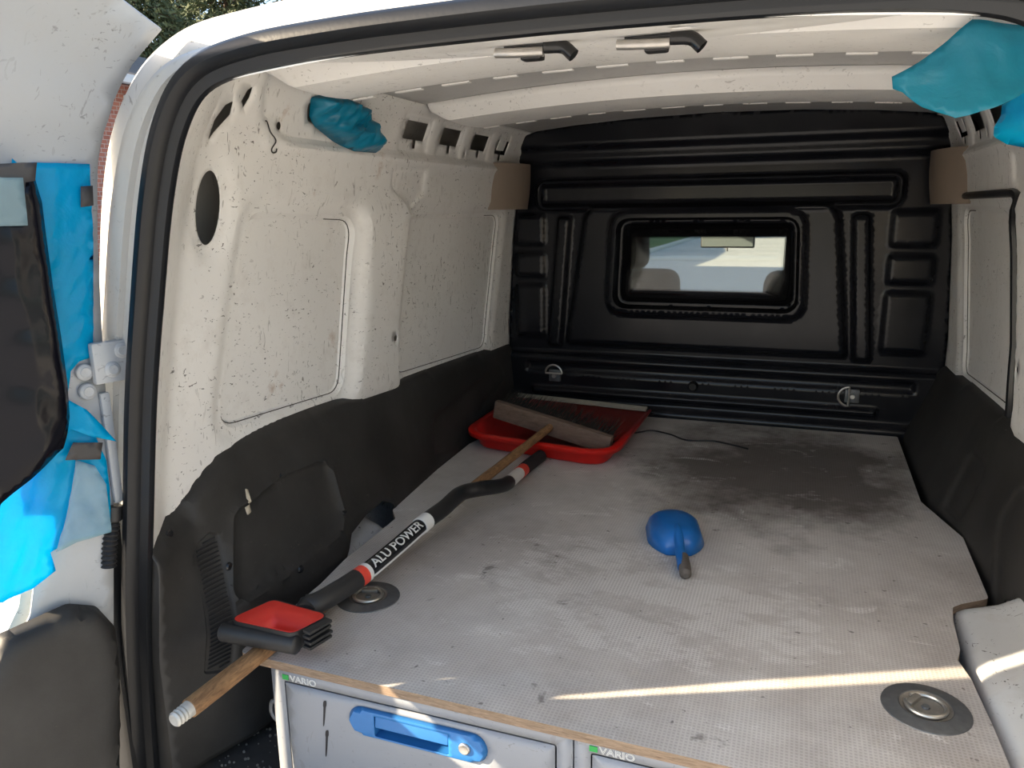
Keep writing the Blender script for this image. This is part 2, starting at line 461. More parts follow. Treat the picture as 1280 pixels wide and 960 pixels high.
rearp = rpoly([hitL(318, 268), hitL(448, 274), hitL(432, 490), hitL(279, 538)], .045)
frontp = rpoly([hitL(516, 271), hitL(628, 268), hitL(611, 434), hitL(499, 470)], .05)
rearo = offs(rearp, .028); fronto = offs(frontp, .026)
railp = rpoly([(.40, 1.79), (.42, 1.71), (.50, 1.677), (1.78, 1.677), (1.78, 1.79)], .03)
colp = rpoly([hitL(452, 262), hitL(500, 245), hitL(512, 262), hitL(497, 400), hitL(497, 485), hitL(437, 500), hitL(450, 380)], .03)
wedge = rpoly([hitL(492, 214), hitL(533, 214), hitL(530, 240), hitL(507, 268), hitL(490, 232)], .012)
ovalf = ell(*(np.array(hitL(266, 259))), .048, .085, -.12, 30)
def sq_hole(pts): return [hitL(*p) for p in pts]
WH = [ell(*hitL(266, 260), .029, .062, -.12, 30),
      rpoly([hitL(293, 125), hitL(288, 143), hitL(268, 165), hitL(259, 178), hitL(268, 150), hitL(282, 131)], .004, 3),
      rpoly([hitL(317, 107), hitL(312, 122), hitL(304, 135), hitL(302, 126), hitL(309, 113)], .003, 3),
      ell(*hitL(354, 157), .007, .0075, 0, 14),
      rpoly([(.545, 1.755), (.75, 1.757), (.80, 1.70), (.74, 1.688), (.56, 1.72)], .02, 4),
      rpoly([hitL(469, 160), hitL(476, 158), hitL(478, 170), hitL(472, 172)], .002, 2),
      ell(*hitL(487, 422), .007, .008, 0, 12),
      ell(*hitL(585, 192), .004, .005, 0, 10)]
for q in ([(514.8,147.7),(541,152.6),(536.5,177),(511.5,172)], [(560.8,157.7),(581.7,163),(577,184.3),(556,180.2)], [(598.2,168),(615,173),(611,190.5),(594,187)]):
    a, b, c, d = [np.array(hitL(*p)) for p in q]; m = (c+d)/2
    Y0 = (a[0]+d[0])/2; Y1 = (b[0]+c[0])/2
    WH.append(np.array([(Y0, 1.760), (Y0, 1.718), (m[0]-.008, 1.718), (m[0]-.008, 1.698), (m[0]+.008, 1.698), (m[0]+.008, 1.718), (Y1, 1.718), (Y1, 1.760)]))
y4 = 1.60
WH.append(np.array([(y4-.046, 1.757), (y4-.046, 1.716), (y4-.008, 1.716), (y4-.008, 1.698), (y4+.008, 1.698), (y4+.008, 1.716), (y4+.046, 1.716), (y4+.046, 1.757)]))
sqb = [rpoly(rect(h[:,0].min()-.022, h[:,0].max()+.022, 1.688, 1.772), .01) for h in WH[8:11]]

def wall_x(P):
    Y, z = P[:,0], P[:,1]
    X = base_x(z)
    X = X+.014*press(P, rearp, .012)+.010*press(P, rearo, .03)+.012*press(P, frontp, .012)+.010*press(P, fronto, .03)
    X = X+.010*press(P, railp, .022)-.018*press(P, colp, .05)+.005*press(P, wedge, .01)
    X = X+.010*press(P, ovalf, .03)
    for q in sqb: X = X+.004*press(P, q, .008)
    X = X-.006*np.exp(-((z-1.672)/.010)**2)*(Y > .42)*(Y < 1.75)
    yc = y_crease(z); b = np.clip((Y-YS)/(yc-YS), 0, 1)
    b = np.where(b > .85, .85+(b-.85)*1.0, b)
    return x_seal(z)*(1-b)+X*b
def wall_fn(s):
    def f(P): return np.stack([s*wall_x(P), P[:,0], P[:,1]], 1)
    return f
wall_outline = [(YS, .60)]+[(YS, z) for z in (.8, 1.0, 1.2, 1.4, 1.6)]+[(YS, 1.705), (.12, float(wall_top(.12))), (.2, float(wall_top(.2))), (.28, float(wall_top(.28))), (.36, 1.797), (1.80, 1.797), (1.80, .60)]
wf = []
for q, ww in ((rearp, .012), (rearo, .03), (frontp, .012), (fronto, .03), (railp, .022), (wedge, .01), (ovalf, .03)): wf += rings_of(q, ww)
for q in sqb: wf += rings_of(q, .008)
for za, zb in ((1.654, 1.664), (1.668, 1.676), (1.680, 1.690)): wf.append(np.array(rect(.425, 1.745, za, zb)))
zz = np.linspace(.65, 1.74, 60)
creasef = np.stack([y_crease(zz), zz], 1)
walls = {}
for s, nm in ((-1, 'left'), (1, 'right')):
    o = sheet('wall_'+nm, wall_outline, wall_fn(s), M['white'], holes=WH, feats=wf, step=.020, fstep=.009, thick=.0015, angle=30, offset=-1 if s < 0 else 1)
    tag(o, 'scratched white sheet metal side of the van hold '+('with the wire hook and stuffed blue bag' if s < 0 else 'under the hanging blue sheet'), 'van wall', kind='structure'); walls[s] = o
# dark seam lines where the frame edge meets the recessed panels
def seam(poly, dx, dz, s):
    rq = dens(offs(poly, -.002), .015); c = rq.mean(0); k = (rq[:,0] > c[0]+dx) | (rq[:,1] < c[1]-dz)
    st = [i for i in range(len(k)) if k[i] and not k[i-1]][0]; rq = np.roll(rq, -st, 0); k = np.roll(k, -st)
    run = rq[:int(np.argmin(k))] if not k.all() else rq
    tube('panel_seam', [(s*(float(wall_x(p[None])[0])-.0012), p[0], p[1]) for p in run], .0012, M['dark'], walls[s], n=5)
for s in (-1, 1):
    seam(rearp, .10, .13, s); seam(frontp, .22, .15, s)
# bent tab inside the last window of the row
for s in (-1, 1):
    box('bent_tab', (s*(float(wall_x(np.array([[1.60, 1.742]]))[0])+.004), 1.604, 1.744), (.003, .058, .034), M['white'], walls[s], rot=Matrix.Rotation(-s*.45, 3, 'Y'), bev=.001)

# ---- roof
def edge_pt(Y):                              # top edge of the side wall
    z = wall_top(Y); P = np.stack([np.full_like(z, 0)+Y, z], 1)
    return wall_x(P), z
def zroof(x): return 1.828-.085*x*x
def roof_fn(P):
    x, Y = P[:,0]*.607, P[:,1]
    return np.stack([x, Y, zroof(x)], 1)
ceil = sheet('ceiling', rect(-1, 1, .34, 1.80), roof_fn, M['skin'], step=.05, thick=.002, offset=1)
tag(ceil, 'grey roof skin of the van with pressed white bows across it', 'van roof', kind='structure')
def head_fn(P):
    u, Y = P[:,0], P[:,1]
    xe, ze = edge_pt(Y); t = np.clip((Y-YS)/.31, 0, 1)
    zc = 1.730+.045*t**.8
    zc = zc-.008*np.exp(-((Y-.335)/.02)**2)+.006*np.exp(-((Y-.16)/.05)**2)
    k = np.abs(u)**2.2
    return np.stack([u*xe, Y, zc*(1-k)+ze*k], 1)
sheet('roof_header', rect(-1, 1, YS, .36), head_fn, M['roof'], ceil, step=.02, thick=.002, offset=1,
      holes=[ell(.115/.56, .235, .022, .006, 0, 16)])
def bow(y0, y1, drop, rear):
    def fn(P):
        x, Y = P[:,0]*.607, P[:,1]; e = np.minimum(sstep((Y-y0)/rear), sstep((y1-Y)/.012))
        endf = np.clip((1-np.abs(P[:,0]))/.10, 0, 1); e = e*(.35+.65*sstep(endf))
        return np.stack([x, Y, zroof(x)-.001-drop*e-.006*np.sin(np.clip((Y-y0)/(y1-y0), 0, 1)*math.pi)], 1)
    o = sheet('roof_bow', rect(-.985, .985, y0, y1), fn, M['roof'], ceil, step=.018, thick=.0015, offset=1)
    n = 12
    for i in range(n):
        x = -.53+1.06*i/(n-1)
        L = .055 if i % 3 else .045
        box('bow_tab', (x, y1+.004, zroof(x)-drop*.95-.003), (L, .012, .003), M['white'], o, rot=Matrix.Rotation(.17*x, 3, 'Y'), bev=.001)
    return o
bow(.362, .575, .046, .020)
bow(.985, 1.235, .040, .020)
# latches on the header (door strikers)
def latch(px, py):
    p = onz(1.765, px, py)
    e = empty('door_latch', p); e.parent = ceil
    x, y, z = p
    box('latch_plate', (x, y+.012, z+.002), (.085, .022, .012), M['gloss_black'], e, bev=.004)
    tube('latch_bar', smooth_path([(x-.048, y-.012, z-.010), (x-.02, y-.014, z-.012), (x+.02, y-.012, z-.013)], 4), .0065, M['steel'], e, n=10)
    box('latch_catch', (x+.002, y-.004, z-.016), (.03, .022, .012), M['matte_black'], e, bev=.004)
    tube('latch_hook', smooth_path([(x+.02, y-.008, z-.006), (x+.045, y-.006, z-.008), (x+.06, y-.006, z-.02)], 4), .009, M['gloss_black'], e, n=10)
    return e
latch(665, 55); latch(820, 44)

# ---- seal and outer shell, swept round the rear opening
half = smooth_path([(-x, 0, z) for x, z in SEAL], 6)
path = [(p[0], p[2]) for p in half]; path = path+[(-x, z) for x, z in reversed(path[:-1])]
def sweep(name, prof, mat, parent=None, topk=1.0, close=True, angle=40):
    P = np.array(path); t = np.gradient(P, axis=0); t /= np.linalg.norm(t, axis=1)[:,None]
    nrm = np.stack([-t[:,1], t[:,0]], 1)     # outward (left / up)
    k = 1+(topk-1)*np.clip(nrm[:,1], 0, 1)**1.5
    V = []; Fc = []; m = len(prof)
    for i in range(len(P)):
        for a, b in prof:
            V.append((P[i,0]+nrm[i,0]*a*(k[i] if a > .022 else 1), YS+b, P[i,1]+nrm[i,1]*a*(k[i] if a > .022 else 1)))
    for i in range(len(P)-1):
        for j in range(m if close else m-1):
            j2 = (j+1) % m; Fc.append((i*m+j, i*m+j2, (i+1)*m+j2, (i+1)*m+j))
    return mesh_obj(name, V, Fc, mat, parent, angle=angle)
sealp = [(.021, .004), (.020, -.014), (.013, -.023), (.003, -.024), (-.004, -.017), (-.006, -.008), (-.019, -.005), (-.021, .002), (-.017, .008)]
seal = sweep('trim_1', sealp, M['rubber'], angle=50)
tag(seal, 'black rubber door seal around the rear opening', 'door seal', kind='structure')
jamb = [(.016, .006), (.030, .012), (.034, .004), (.060, .010), (.064, .002), (.088, .006), (.104, .012), (.112, .022), (.116, .04)]
OUTER = [(.800, .42), (.800, 1.0), (.795, 1.3), (.775, 1.55), (.745, 1.70), (.69, 1.79), (.58, 1.832), (.35, 1.852), (0, 1.858)]
def arcres(pl, n):
    pl = np.array(pl, float); d = np.concatenate([[0], np.cumsum(np.linalg.norm(np.diff(pl, axis=0), axis=1))]); t = np.linspace(0, d[-1], n)
    return np.stack([np.interp(t, d, pl[:,0]), np.interp(t, d, pl[:,1])], 1)
def outer_body():
    P = np.array(path); n = len(P); t = np.gradient(P, axis=0); t /= np.linalg.norm(t, axis=1)[:,None]
    nrm = np.stack([-t[:,1], t[:,0]], 1); k = 1+(.24-1)*np.clip(nrm[:,1], 0, 1)**1.5
    ou = smooth_path([(-x, 0, z) for x, z in OUTER], 8); ou = [(p[0], p[2]) for p in ou]; ou = ou+[(-x, z) for x, z in reversed(ou[:-1])]
    # match by arc length
    d = np.concatenate([[0], np.cumsum(np.linalg.norm(np.diff(P, axis=0), axis=1))])/np.sum(np.linalg.norm(np.diff(P, axis=0), axis=1))
    oa = np.array(ou); do = np.concatenate([[0], np.cumsum(np.linalg.norm(np.diff(oa, axis=0), axis=1))]); do /= do[-1]
    tgt = np.stack([np.interp(d, do, oa[:,0]), np.interp(d, do, oa[:,1])], 1)
    rows = []
    for a, b in jamb:
        aa = a*np.where(a > .022, k, 1); rows.append(np.column_stack([P[:,0]+nrm[:,0]*aa, np.full(n, YS+b), P[:,1]+nrm[:,1]*aa]))
    last = rows[-1]
    for f, y in ((.35, .10), (.65, .15), (.88, .22), (1, .32), (1, .9), (1, 1.95)):
        rows.append(np.column_stack([last[:,0]*(1-f)+tgt[:,0]*f, np.full(n, y), last[:,2]*(1-f)+tgt[:,1]*f]))
    V = np.concatenate(rows); Fc = []
    for r in range(len(rows)-1):
        for i in range(n-1): Fc.append((r*n+i, r*n+i+1, (r+1)*n+i+1, (r+1)*n+i))
    return mesh_obj('wall_rear', V, Fc, M['outer'], None, angle=35)
o = outer_body()
tag(o, 'sunlit white outer skin and door jamb of the van body', 'van body', kind='structure')
md = o.modifiers.new('thickness', 'SOLIDIFY'); md.thickness = .0015; md.offset = 0

# ---- bulkhead
def XZ(px, py): p = on(1, YB, px, py); return (p[0], p[2])
bo = [(-.700, .62), (-.700, 1.07), (-.690, 1.35), (-.665, 1.62), (-.645, 1.73), (-.620, 1.785), (-.58, 1.797), (-.45, 1.810), (-.25, 1.822), (0, 1.827)]
bo = bo+[(-x, z) for x, z in reversed(bo[:-1])]
longp = rpoly([(-.575, 1.556), (.525, 1.556), (.525, 1.622), (-.575, 1.622)], .018)
longo = offs(longp, .016)
bigp = rpoly([(-.478, 1.085), (.420, 1.085), (.368, 1.545), (-.415, 1.545)], [.012, .012, .05, .05])
wino = rpoly([(-.338, 1.195), (.293, 1.195), (.278, 1.535), (-.325, 1.535)], .06)
wini = rpoly([(-.312, 1.220), (.270, 1.220), (.258, 1.508), (-.302, 1.508)], .045)
ribr = rpoly([(.445, 1.075), (.492, 1.075), (.455, 1.515), (.412, 1.515)], .012)
ribl = rpoly([(-.548, 1.075), (-.502, 1.075), (-.470, 1.515), (-.512, 1.515)], .012)
blocks = []
for z0, z1 in ((1.425, 1.525), (1.315, 1.395), (1.105, 1.285)):
    blocks.append(rpoly(rect(-.668, -.566, z0, z1), .014)); blocks.append(rpoly(rect(.520, .640, z0, z1), .014))
lowp = rpoly(rect(-.62, .62, .985, 1.015), .006)
lowp2 = rpoly(rect(-.60, .52, .905, .925), .006)
def bulk_y(P):
    x, z = P[:,0], P[:,1]
    y = np.zeros(len(P))
    y -= .020*sstep((z-1.680)/.022)+.016*sstep((z-1.730)/.022)      # steps towards the roof
    y -= .014*press(P, longo, .016); y += .026*press(P, longp, .020)
    y -= .022*press(P, bigp, .020)
    y -= .014*press(P, wino, .016); y += .040*press(P, wini, .010)
    y -= .020*press(P, ribr, .014); y -= .020*press(P, ribl, .014)
    for b in blocks: y -= .012*press(P, b, .020)
    y -= .030*sstep((1.050-z)/.012)                                  # lower part stands proud
    y += .010*press(P, lowp, .014); y -= .012*press(P, lowp2, .014)
    y -= .020*sstep((.885-z)/.02)
    return y
def bulk_fn(P): return np.stack([P[:,0], YB+bulk_y(P), P[:,1]], 1)
winh = rpoly([(-.296, 1.236), (.256, 1.236), (.246, 1.494), (-.288, 1.494)], .032)
bf = []
for q, ww in ((longp, .020), (longo, .016), (bigp, .020), (wino, .016), (wini, .010), (ribr, .014), (ribl, .014), (lowp, .014), (lowp2, .014)): bf += rings_of(q, ww)
for b in blocks: bf += rings_of(b, .020)
for z in (1.679, 1.691, 1.729, 1.741, 1.044, 1.056): bf.append(np.array([(-.72, z), (.72, z), (.72, z+1e-4), (-.72, z+1e-4)]))
bf = [f for f in bf]
bk = sheet('wall_front', bo, bulk_fn, M['bulk'], holes=[winh], feats=[f for f in bf if len(f) > 4], step=.0095, fstep=.0065, thick=.003, angle=75, offset=-1)
tag(bk, 'glossy black moulded plastic bulkhead with a small window', 'bulkhead', kind='structure')

def frit():
    t = NT('pane_with_dotted_black_border'); out = t.t.nodes['Material Output']
    sp = t.n('ShaderNodeSeparateXYZ'); t.l(t.tc.outputs['Object'], sp.inputs[0])
    # distance inside the clear rectangle
    dx = t.math('SUBTRACT', .246, t.math('ABSOLUTE', t.math('ADD', sp.outputs[0], .021)))
    dz = t.math('SUBTRACT', .089, t.math('ABSOLUTE', t.math('SUBTRACT', sp.outputs[2], 1.3625)))
    d = t.math('MINIMUM', dx, dz)
    vo = t.n('ShaderNodeTexVoronoi'); vo.inputs['Scale'].default_value = 230; vo.inputs['Randomness'].default_value = 0
    t.l(t.mapping((1, 0, 1)), vo.inputs['Vector'])
    rad = t.math('MULTIPLY', t.math('SUBTRACT', .010, d), 55.0)
    dots = t.math('LESS_THAN', vo.outputs['Distance'], rad)
    blk = t.math('MAXIMUM', dots, t.math('LESS_THAN', d, 0.0))
    tp = t.n('ShaderNodeBsdfTransparent'); tp.inputs[0].default_value = (.78,.80,.77,1)
    gl = t.n('ShaderNodeBsdfGlossy'); gl.inputs['Roughness'].default_value = .03
    ms = t.n('ShaderNodeMixShader'); ms.inputs[0].default_value = .04; t.l(tp.outputs[0], ms.inputs[1]); t.l(gl.outputs[0], ms.inputs[2])
    t.col((.006,.006,.007)); t.set(Roughness=.12)
    m2 = t.n('ShaderNodeMixShader'); t.l(blk, m2.inputs[0]); t.l(ms.outputs[0], m2.inputs[1]); t.l(t.b.outputs[0], m2.inputs[2])
    t.l(m2.outputs[0], out.inputs[0]); return t.m
pane = sheet('window_1', offs(winh, .008), lambda P: np.stack([P[:,0], np.full(len(P), YB+.012), P[:,1]], 1), frit(), step=.1, thick=.004, offset=-1)
tag(pane, 'small bulkhead window pane with dotted black border', 'window', kind='structure')

def d_ring(px, py, ang):
    x, z = XZ(px, py); y = YB-.046
    e = empty('lashing_ring', (x, y, z)); e.parent = bk
    box('ring_bracket', (x, y+.004, z), (.042, .012, .042), M['galv'], e, bev=.003)
    lathe('ring_bolt', [(0, .010), (.007, .010), (.008, .004), (.008, 0)], M['steel'], e, 14, Matrix.Translation((x, y-.002, z)) @ Matrix.Rotation(math.pi/2, 4, 'X'))
    pts = []
    rr = .030
    for k in range(15):
        a = math.pi*k/14
        pts.append((x+rr*math.cos(a)*math.cos(ang)-(.010+rr*math.sin(a))*math.sin(ang), y-.012, z+rr*math.cos(a)*math.sin(ang)+(.010+rr*math.sin(a))*math.cos(ang)))
    pts.append(pts[0]); tube('ring', pts, .0035, M['steel'], e, n=8, cap=False)
d_ring(698, 466, 0.0); d_ring(1064, 491, math.pi/2)
def screw(px, py):
    x, z = XZ(px, py)
    lathe('screw_cap', [(0, .012), (.012, .012), (.016, .006), (.017, -.004)], M['gloss_black'], bk, 16, Matrix.Translation((x, YB-.036, z)) @ Matrix.Rotation(math.pi/2, 4, 'X'))
screw(868, 480)

# ---- beige belt anchor covers at the top corners of the bulkhead
for s in (-1, 1):
    z0, z1 = 1.545, 1.690
    bm = bmesh.new()
    prof = [(.665, 1.555), (.630, 1.585), (.606, 1.665), (.600, 1.735), (.612, 1.775)]
    n = 8; V = []
    for k in range(n+1):
        t = k/n; z = z0+(z1-z0)*t
        bul = .004*math.sin(t*math.pi); row = []
        for (x, y) in prof: row.append(bm.verts.new((s*(x-bul-.012*(t-.5)), y, z)))
        row.append(bm.verts.new((s*(.66), 1.775, z))); row.insert(0, bm.verts.new((s*.675, 1.555, z))); V.append(row)
    for a, b in zip(V, V[1:]):
        m = len(a)
        for j in range(m): bm.faces.new((a[j], a[(j+1) % m], b[(j+1) % m], b[j]))
    bm.faces.new(V[0]); bm.faces.new(V[-1])
    bmesh.ops.bevel(bm, geom=[e for e in bm.edges if e.calc_face_angle(0) > .5], offset=.005, segments=2, affect='EDGES')
    cov = from_bm('anchor_cover', bm, M['beige'], walls[s]); cov['label'] = 'beige plastic corner cover'
    lathe('cover_screw', [(0, .004), (.006, .004), (.007, 0)], M['galv'], cov, 12, Matrix.Translation((s*.603, 1.70, 1.622)) @ Matrix.Rotation(-s*math.pi/2, 4, 'Y'))

# ---- black side trims
XB = {-1: ([.05, .12, .2, .36, .6, .75, 1.27, 1.8], [.652, .636, .606, .578, .574, .604, .650, .668]),
      1: ([.05, .12, .2, .36, .6, .75, .98, 1.02, 1.2, 1.8], [.675, .668, .66, .655, .652, .645, .640, .636, .600, .600])}
TOPY = [.03, .122, .172, .205, .25, .31, .45, .672, .974, 1.273, 1.79]
TOPZ = [1.035, 1.050, 1.062, 1.088, 1.114, 1.131, 1.137, 1.130, 1.111, 1.104, 1.075]
_tp = np.array(smooth_path([(a, b) for a, b in zip(TOPY, TOPZ)], 8)); TOPY, TOPZ = _tp[:,0], np.convolve(np.pad(_tp[:,1], 4, 'edge'), np.ones(9)/9, 'valid')
def trim_x(P, s, emb=None):
    Y, z = P[:,0], P[:,1]
    zt = np.interp(Y, TOPY, TOPZ); xb = np.interp(Y, *XB[s])
    xt = np.minimum(base_x(zt), np.interp(Y, [YS, .18], [.632, .70]))
    t = np.clip((zt-z)/(zt-.85), 0, 1)
    X = xt-.012-(xt-.012-xb)*t**1.15
    roll = np.sqrt(np.clip(1-((np.clip(.035-(zt-z), 0, .035))/.035)**2, 0, 1))
    X = X-.020*(roll-1)*0+(.024*(1-roll))-.012*0
    if emb is not None: X = X+emb(P)
    return X
def hit_trim(px, py, s=-1):
    x = s*.62
    for _ in range(25):
        p = on(0, x, px, py); x = .5*x+.5*s*float(trim_x(np.array([[p[1], p[2]]]), s)[0])
    return (p[1], p[2])
pocket = rpoly([hit_trim(292, 642), hit_trim(350, 598), hit_trim(410, 574), hit_trim(428, 640), hit_trim(425, 665), hit_trim(305, 752), hit_trim(292, 740)], [.03, .01, .03, .02, .03, .02, .02])
pocket2 = rpoly([hit_trim(542, 525), hit_trim(625, 455), hit_trim(632, 470), hit_trim(575, 560), hit_trim(545, 570)], .02)
grillp = rpoly([hit_trim(243, 690), hit_trim(262, 666), hit_trim(274, 668), hit_trim(292, 838), hit_trim(256, 842)], .008)
fingp = rpoly([hit_trim(192, 660), hit_trim(240, 628), hit_trim(246, 648), hit_trim(228, 672), hit_trim(200, 672)], .02)
def embL(P): return .007*press(P, pocket, .008)+.005*press(P, pocket2, .01)+.004*press(P, grillp, .004)+.005*press(P, fingp, .01)-.004*(np.abs(sd(P, pocket)) < .004)
rp1 = rpoly([(1.02, 1.0), (1.14, 1.0), (1.14, .86), (1.04, .86)], .03)
rp2 = rpoly([(.30, 1.02), (.80, 1.04), (.86, .95), (.70, .80), (.30, .80)], .05)
def embR(P): return .007*press(P, rp1, .01)+.007*press(P, rp2, .01)-.045*sstep((.80-P[:,0])/.05)*sstep((1.09-P[:,1])/.05)*0
tl_out = [(YS+.004, .62), (YS+.004, 1.037)]+[(y, z) for y, z in zip(TOPY, TOPZ) if y > YS+.012]+[(1.79, .80), (.76, .80), (.745, .862), (.70, .886), (.60, .892), (.53, .878), (.49, .845), (.44, .80), (.40, .62)]
tr_out = [(YS+.004, .886), (YS+.004, 1.037)]+[(y, z) for y, z in zip(TOPY, TOPZ) if y > YS+.012]+[(1.79, .80), (.72, .80), (.705, .852), (.66, .874), (.56, .884), (.3, .886)]
trims = {}
for s, ou, em, nm, ft in ((-1, tl_out, embL, 'trim_2', rings_of(pocket, .008)+rings_of(pocket2, .01)+rings_of(grillp, .004)+rings_of(fingp, .01)),
                          (1, tr_out, embR, 'trim_3', rings_of(rp1, .01)+rings_of(rp2, .01))):
    o = sheet(nm, ou, (lambda P, s=s, em=em: np.stack([s*trim_x(P, s, em), P[:,0], P[:,1]], 1)), M['trim'], feats=ft, step=.018, fstep=.01, thick=.003, offset=-1 if s < 0 else 1, angle=40)
    tag(o, 'scuffed black plastic lower lining '+('with slotted vent beside the broom' if s < 0 else 'beside the blue scoop side of the board'), 'wall lining', kind='structure'); trims[s] = o
tag(trims[1], 'scuffed black plastic lower lining with stepped corner, opposite the slotted vent', 'wall lining', kind='structure')
zq = np.linspace(.625, 1.034, 24); eq = trim_x(np.stack([np.full(24, YS+.004), zq], 1), -1, embL)
V = [(-x, YS+.004, z) for x, z in zip(eq, zq)]+[(-.706+.045*max(0, z-.85)/.18, YS+.010, z) for z in zq]
mesh_obj('lining_return', V, [(i, i+1, 25+i, 24+i) for i in range(23)], M['trim'], trims[-1])
# vent slats: fine ribs inside the grille outline
bm = bmesh.new()
gp = np.array(grillp)
for z in np.arange(gp[:,1].min()+.006, gp[:,1].max()-.004, .0075):
    ys = np.linspace(gp[:,0].min(), gp[:,0].max(), 60); k = sd(np.stack([ys, np.full(60, z)], 1), gp) < -.006
    if k.sum() < 4: continue
    y0, y1 = ys[k][0], ys[k][-1]; x = [-float(trim_x(np.array([[y, z]]), -1, embL)[0]) for y in (y0, y1)]
    bm_tube(bm, [(x[0]+.002, y0, z), (x[1]+.002, y1, z+.002)], .0018, 6)
o = from_bm('vent_slats', bm, M['matte_black'], trims[-1]); o['kind'] = 'stuff'
def scuff(pts, mat=M['whitescuff'], parent=trims[-1]):
    q = rpoly([hit_trim(*p) for p in pts], .003, 3)
    sheet('scuff_mark', q, lambda P: np.stack([-trim_x(P, -1, embL)+.002, P[:,0], P[:,1]], 1), mat, parent, step=.008, thick=.0004)
scuff([(305, 610), (309, 612), (312, 628), (308, 630)]); scuff([(308, 633), (314, 630), (317, 640), (312, 645)])
# clips of the lining
for px, py in ((214, 668), (373, 711), (286, 708)):
    y, z = hit_trim(px, py); x = -float(trim_x(np.array([[y, z]]), -1, embL)[0])
    lathe('trim_clip', [(0, .004), (.006, .0035), (.008, 0)], M['gloss_black'], trims[-1], 12, Matrix.Translation((x+.0005, y, z)) @ Matrix.Rotation(math.pi/2, 4, 'Y'))

# dark rubber edge round the blanked panel of the right wall
ro = offs(fronto, .010)
rd = dens(ro, .02); kk = (rd[:,0] < 1.60) & (rd[:,1] > 1.13); st = [i for i in range(len(kk)) if kk[i] and not kk[i-1]][0]; rd = np.roll(rd, -st, 0); kk = np.roll(kk, -st)
loop = rd[:int(np.argmin(kk))]
lp = [(float(wall_x(np.array([p]))[0])-.004, p[0], p[1]) for p in loop]
bm = bmesh.new(); bm_tube(bm, lp, .009, 8); from_bm('panel_edge_rubber', bm, M['rubber'], walls[1])

# ---- floor, wheel arches
fl = box('floor', (0, .95, .590), (1.42, 1.80, .02), M['dark'], bev=0)
tag(fl, 'dark dirty metal floor of the van under the cabinets', 'van floor', kind='structure')
box('rear_sill', (0, .02, .575), (1.36, .10, .05), M['matte_black'], fl, bev=.01)
for s in (-1, 1):
    V = []; Fc = []; prof = [(.563, .60), (.563, .72), (.563, .80), (.565, .828), (.572, .842), (.586, .851), (.61, .859), (.635, .868), (.66, .884), (.685, .915), (.70, .97)]
    ys = np.concatenate([np.linspace(.06 if s > 0 else .42, .55, 12), np.linspace(.57, .702, 20)]); m = len(prof)
    for y in ys:
        h = (max(0, 1-max(0, (y-.61)/.092)**4))**.25
        for x, z in prof:
            wob = .004*math.sin(y*19+z*7)
            V.append((s*(x+.03*(1-h)+(.022 if s < 0 else 0)), y, .60+(z-.60)*max(h, .25)+wob*(z > .8)))
    for i in range(len(ys)-1):
        for j in range(m-1): Fc.append((i*m+j, i*m+j+1, (i+1)*m+j+1, (i+1)*m+j))
    o = mesh_obj('wheel_arch', V, Fc, M['arch'], fl); o['label'] = 'white painted wheel arch'
    md = o.modifiers.new('thickness', 'SOLIDIFY'); md.thickness = .0015
print('shell ok')

# ================================================================== LEFT REAR DOOR (open)
DH = np.array([-.672, .048]); DD = np.array([-.31, -.951]); DN = np.array([.951, -.31])   # hinge, along the leaf, inner normal
def dpt(sv, z, n=0.0): return np.array([DH[0]+DD[0]*sv+DN[0]*n, DH[1]+DD[1]*sv+DN[1]*n, z])
def hitD(px, py, n=0.0):
    v = ray(px, py); h = DH+DN*n
    t = ((h[0]-CAM[0])*DN[0]+(h[1]-CAM[1])*DN[1])/(v[0]*DN[0]+v[1]*DN[1]); p = CAM+v*t
    return ((p[0]-h[0])*DD[0]+(p[1]-h[1])*DD[1], p[2])
def door_fn(nf):
    def f(P):
        n = nf(P); return np.stack([DH[0]+DD[0]*P[:,0]+DN[0]*n, DH[1]+DD[1]*P[:,0]+DN[1]*n, P[:,1]], 1)
    return f
dwin = rpoly([(.125, 1.60), (.120, 1.12), (.150, 1.00), (.185, .945), (.46, .940), (.50, .98), (.50, 1.58), (.46, 1.63), (.15, 1.63)], .02)
dpress = offs(dwin, .035)
def door_n(P):
    sv, z = P[:,0], P[:,1]
    n = .004*(1-np.exp(-np.clip(sv, 0, 1)/.02))
    n += .125*np.clip((z-1.60)/.19, 0, 1.2)**1.9                       # top flange leans in over the roof edge
    n += .010*np.exp(-((z-1.68-.25*np.clip(sv, 0, .3))/.035)**2)
    return n
e0 = [hitD(140, 960)[0], hitD(140, 760)[0], hitD(140, 620)[0], hitD(128, 450)[0], hitD(121, 300)[0], hitD(121, 200)[0]]
zs = [hitD(140, 960)[1], hitD(140, 760)[1], hitD(140, 620)[1], hitD(128, 450)[1], hitD(121, 300)[1], hitD(121, 200)[1]]
dout = [(.62, .46), (e0[0], .46)]+list(zip(e0, zs))+[(e0[5]-.004, 1.66), (e0[5]-.012, 1.70), (e0[5]-.028, 1.745), (e0[5]-.050, 1.785), (.06, 1.83), (.30, 1.85), (.55, 1.86), (.62, 1.80)]
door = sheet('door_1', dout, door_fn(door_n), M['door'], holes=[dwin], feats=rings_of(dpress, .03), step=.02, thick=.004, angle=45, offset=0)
tag(door, 'open white rear door leaf with a taped over window and black lower lining', 'van door', kind='structure')
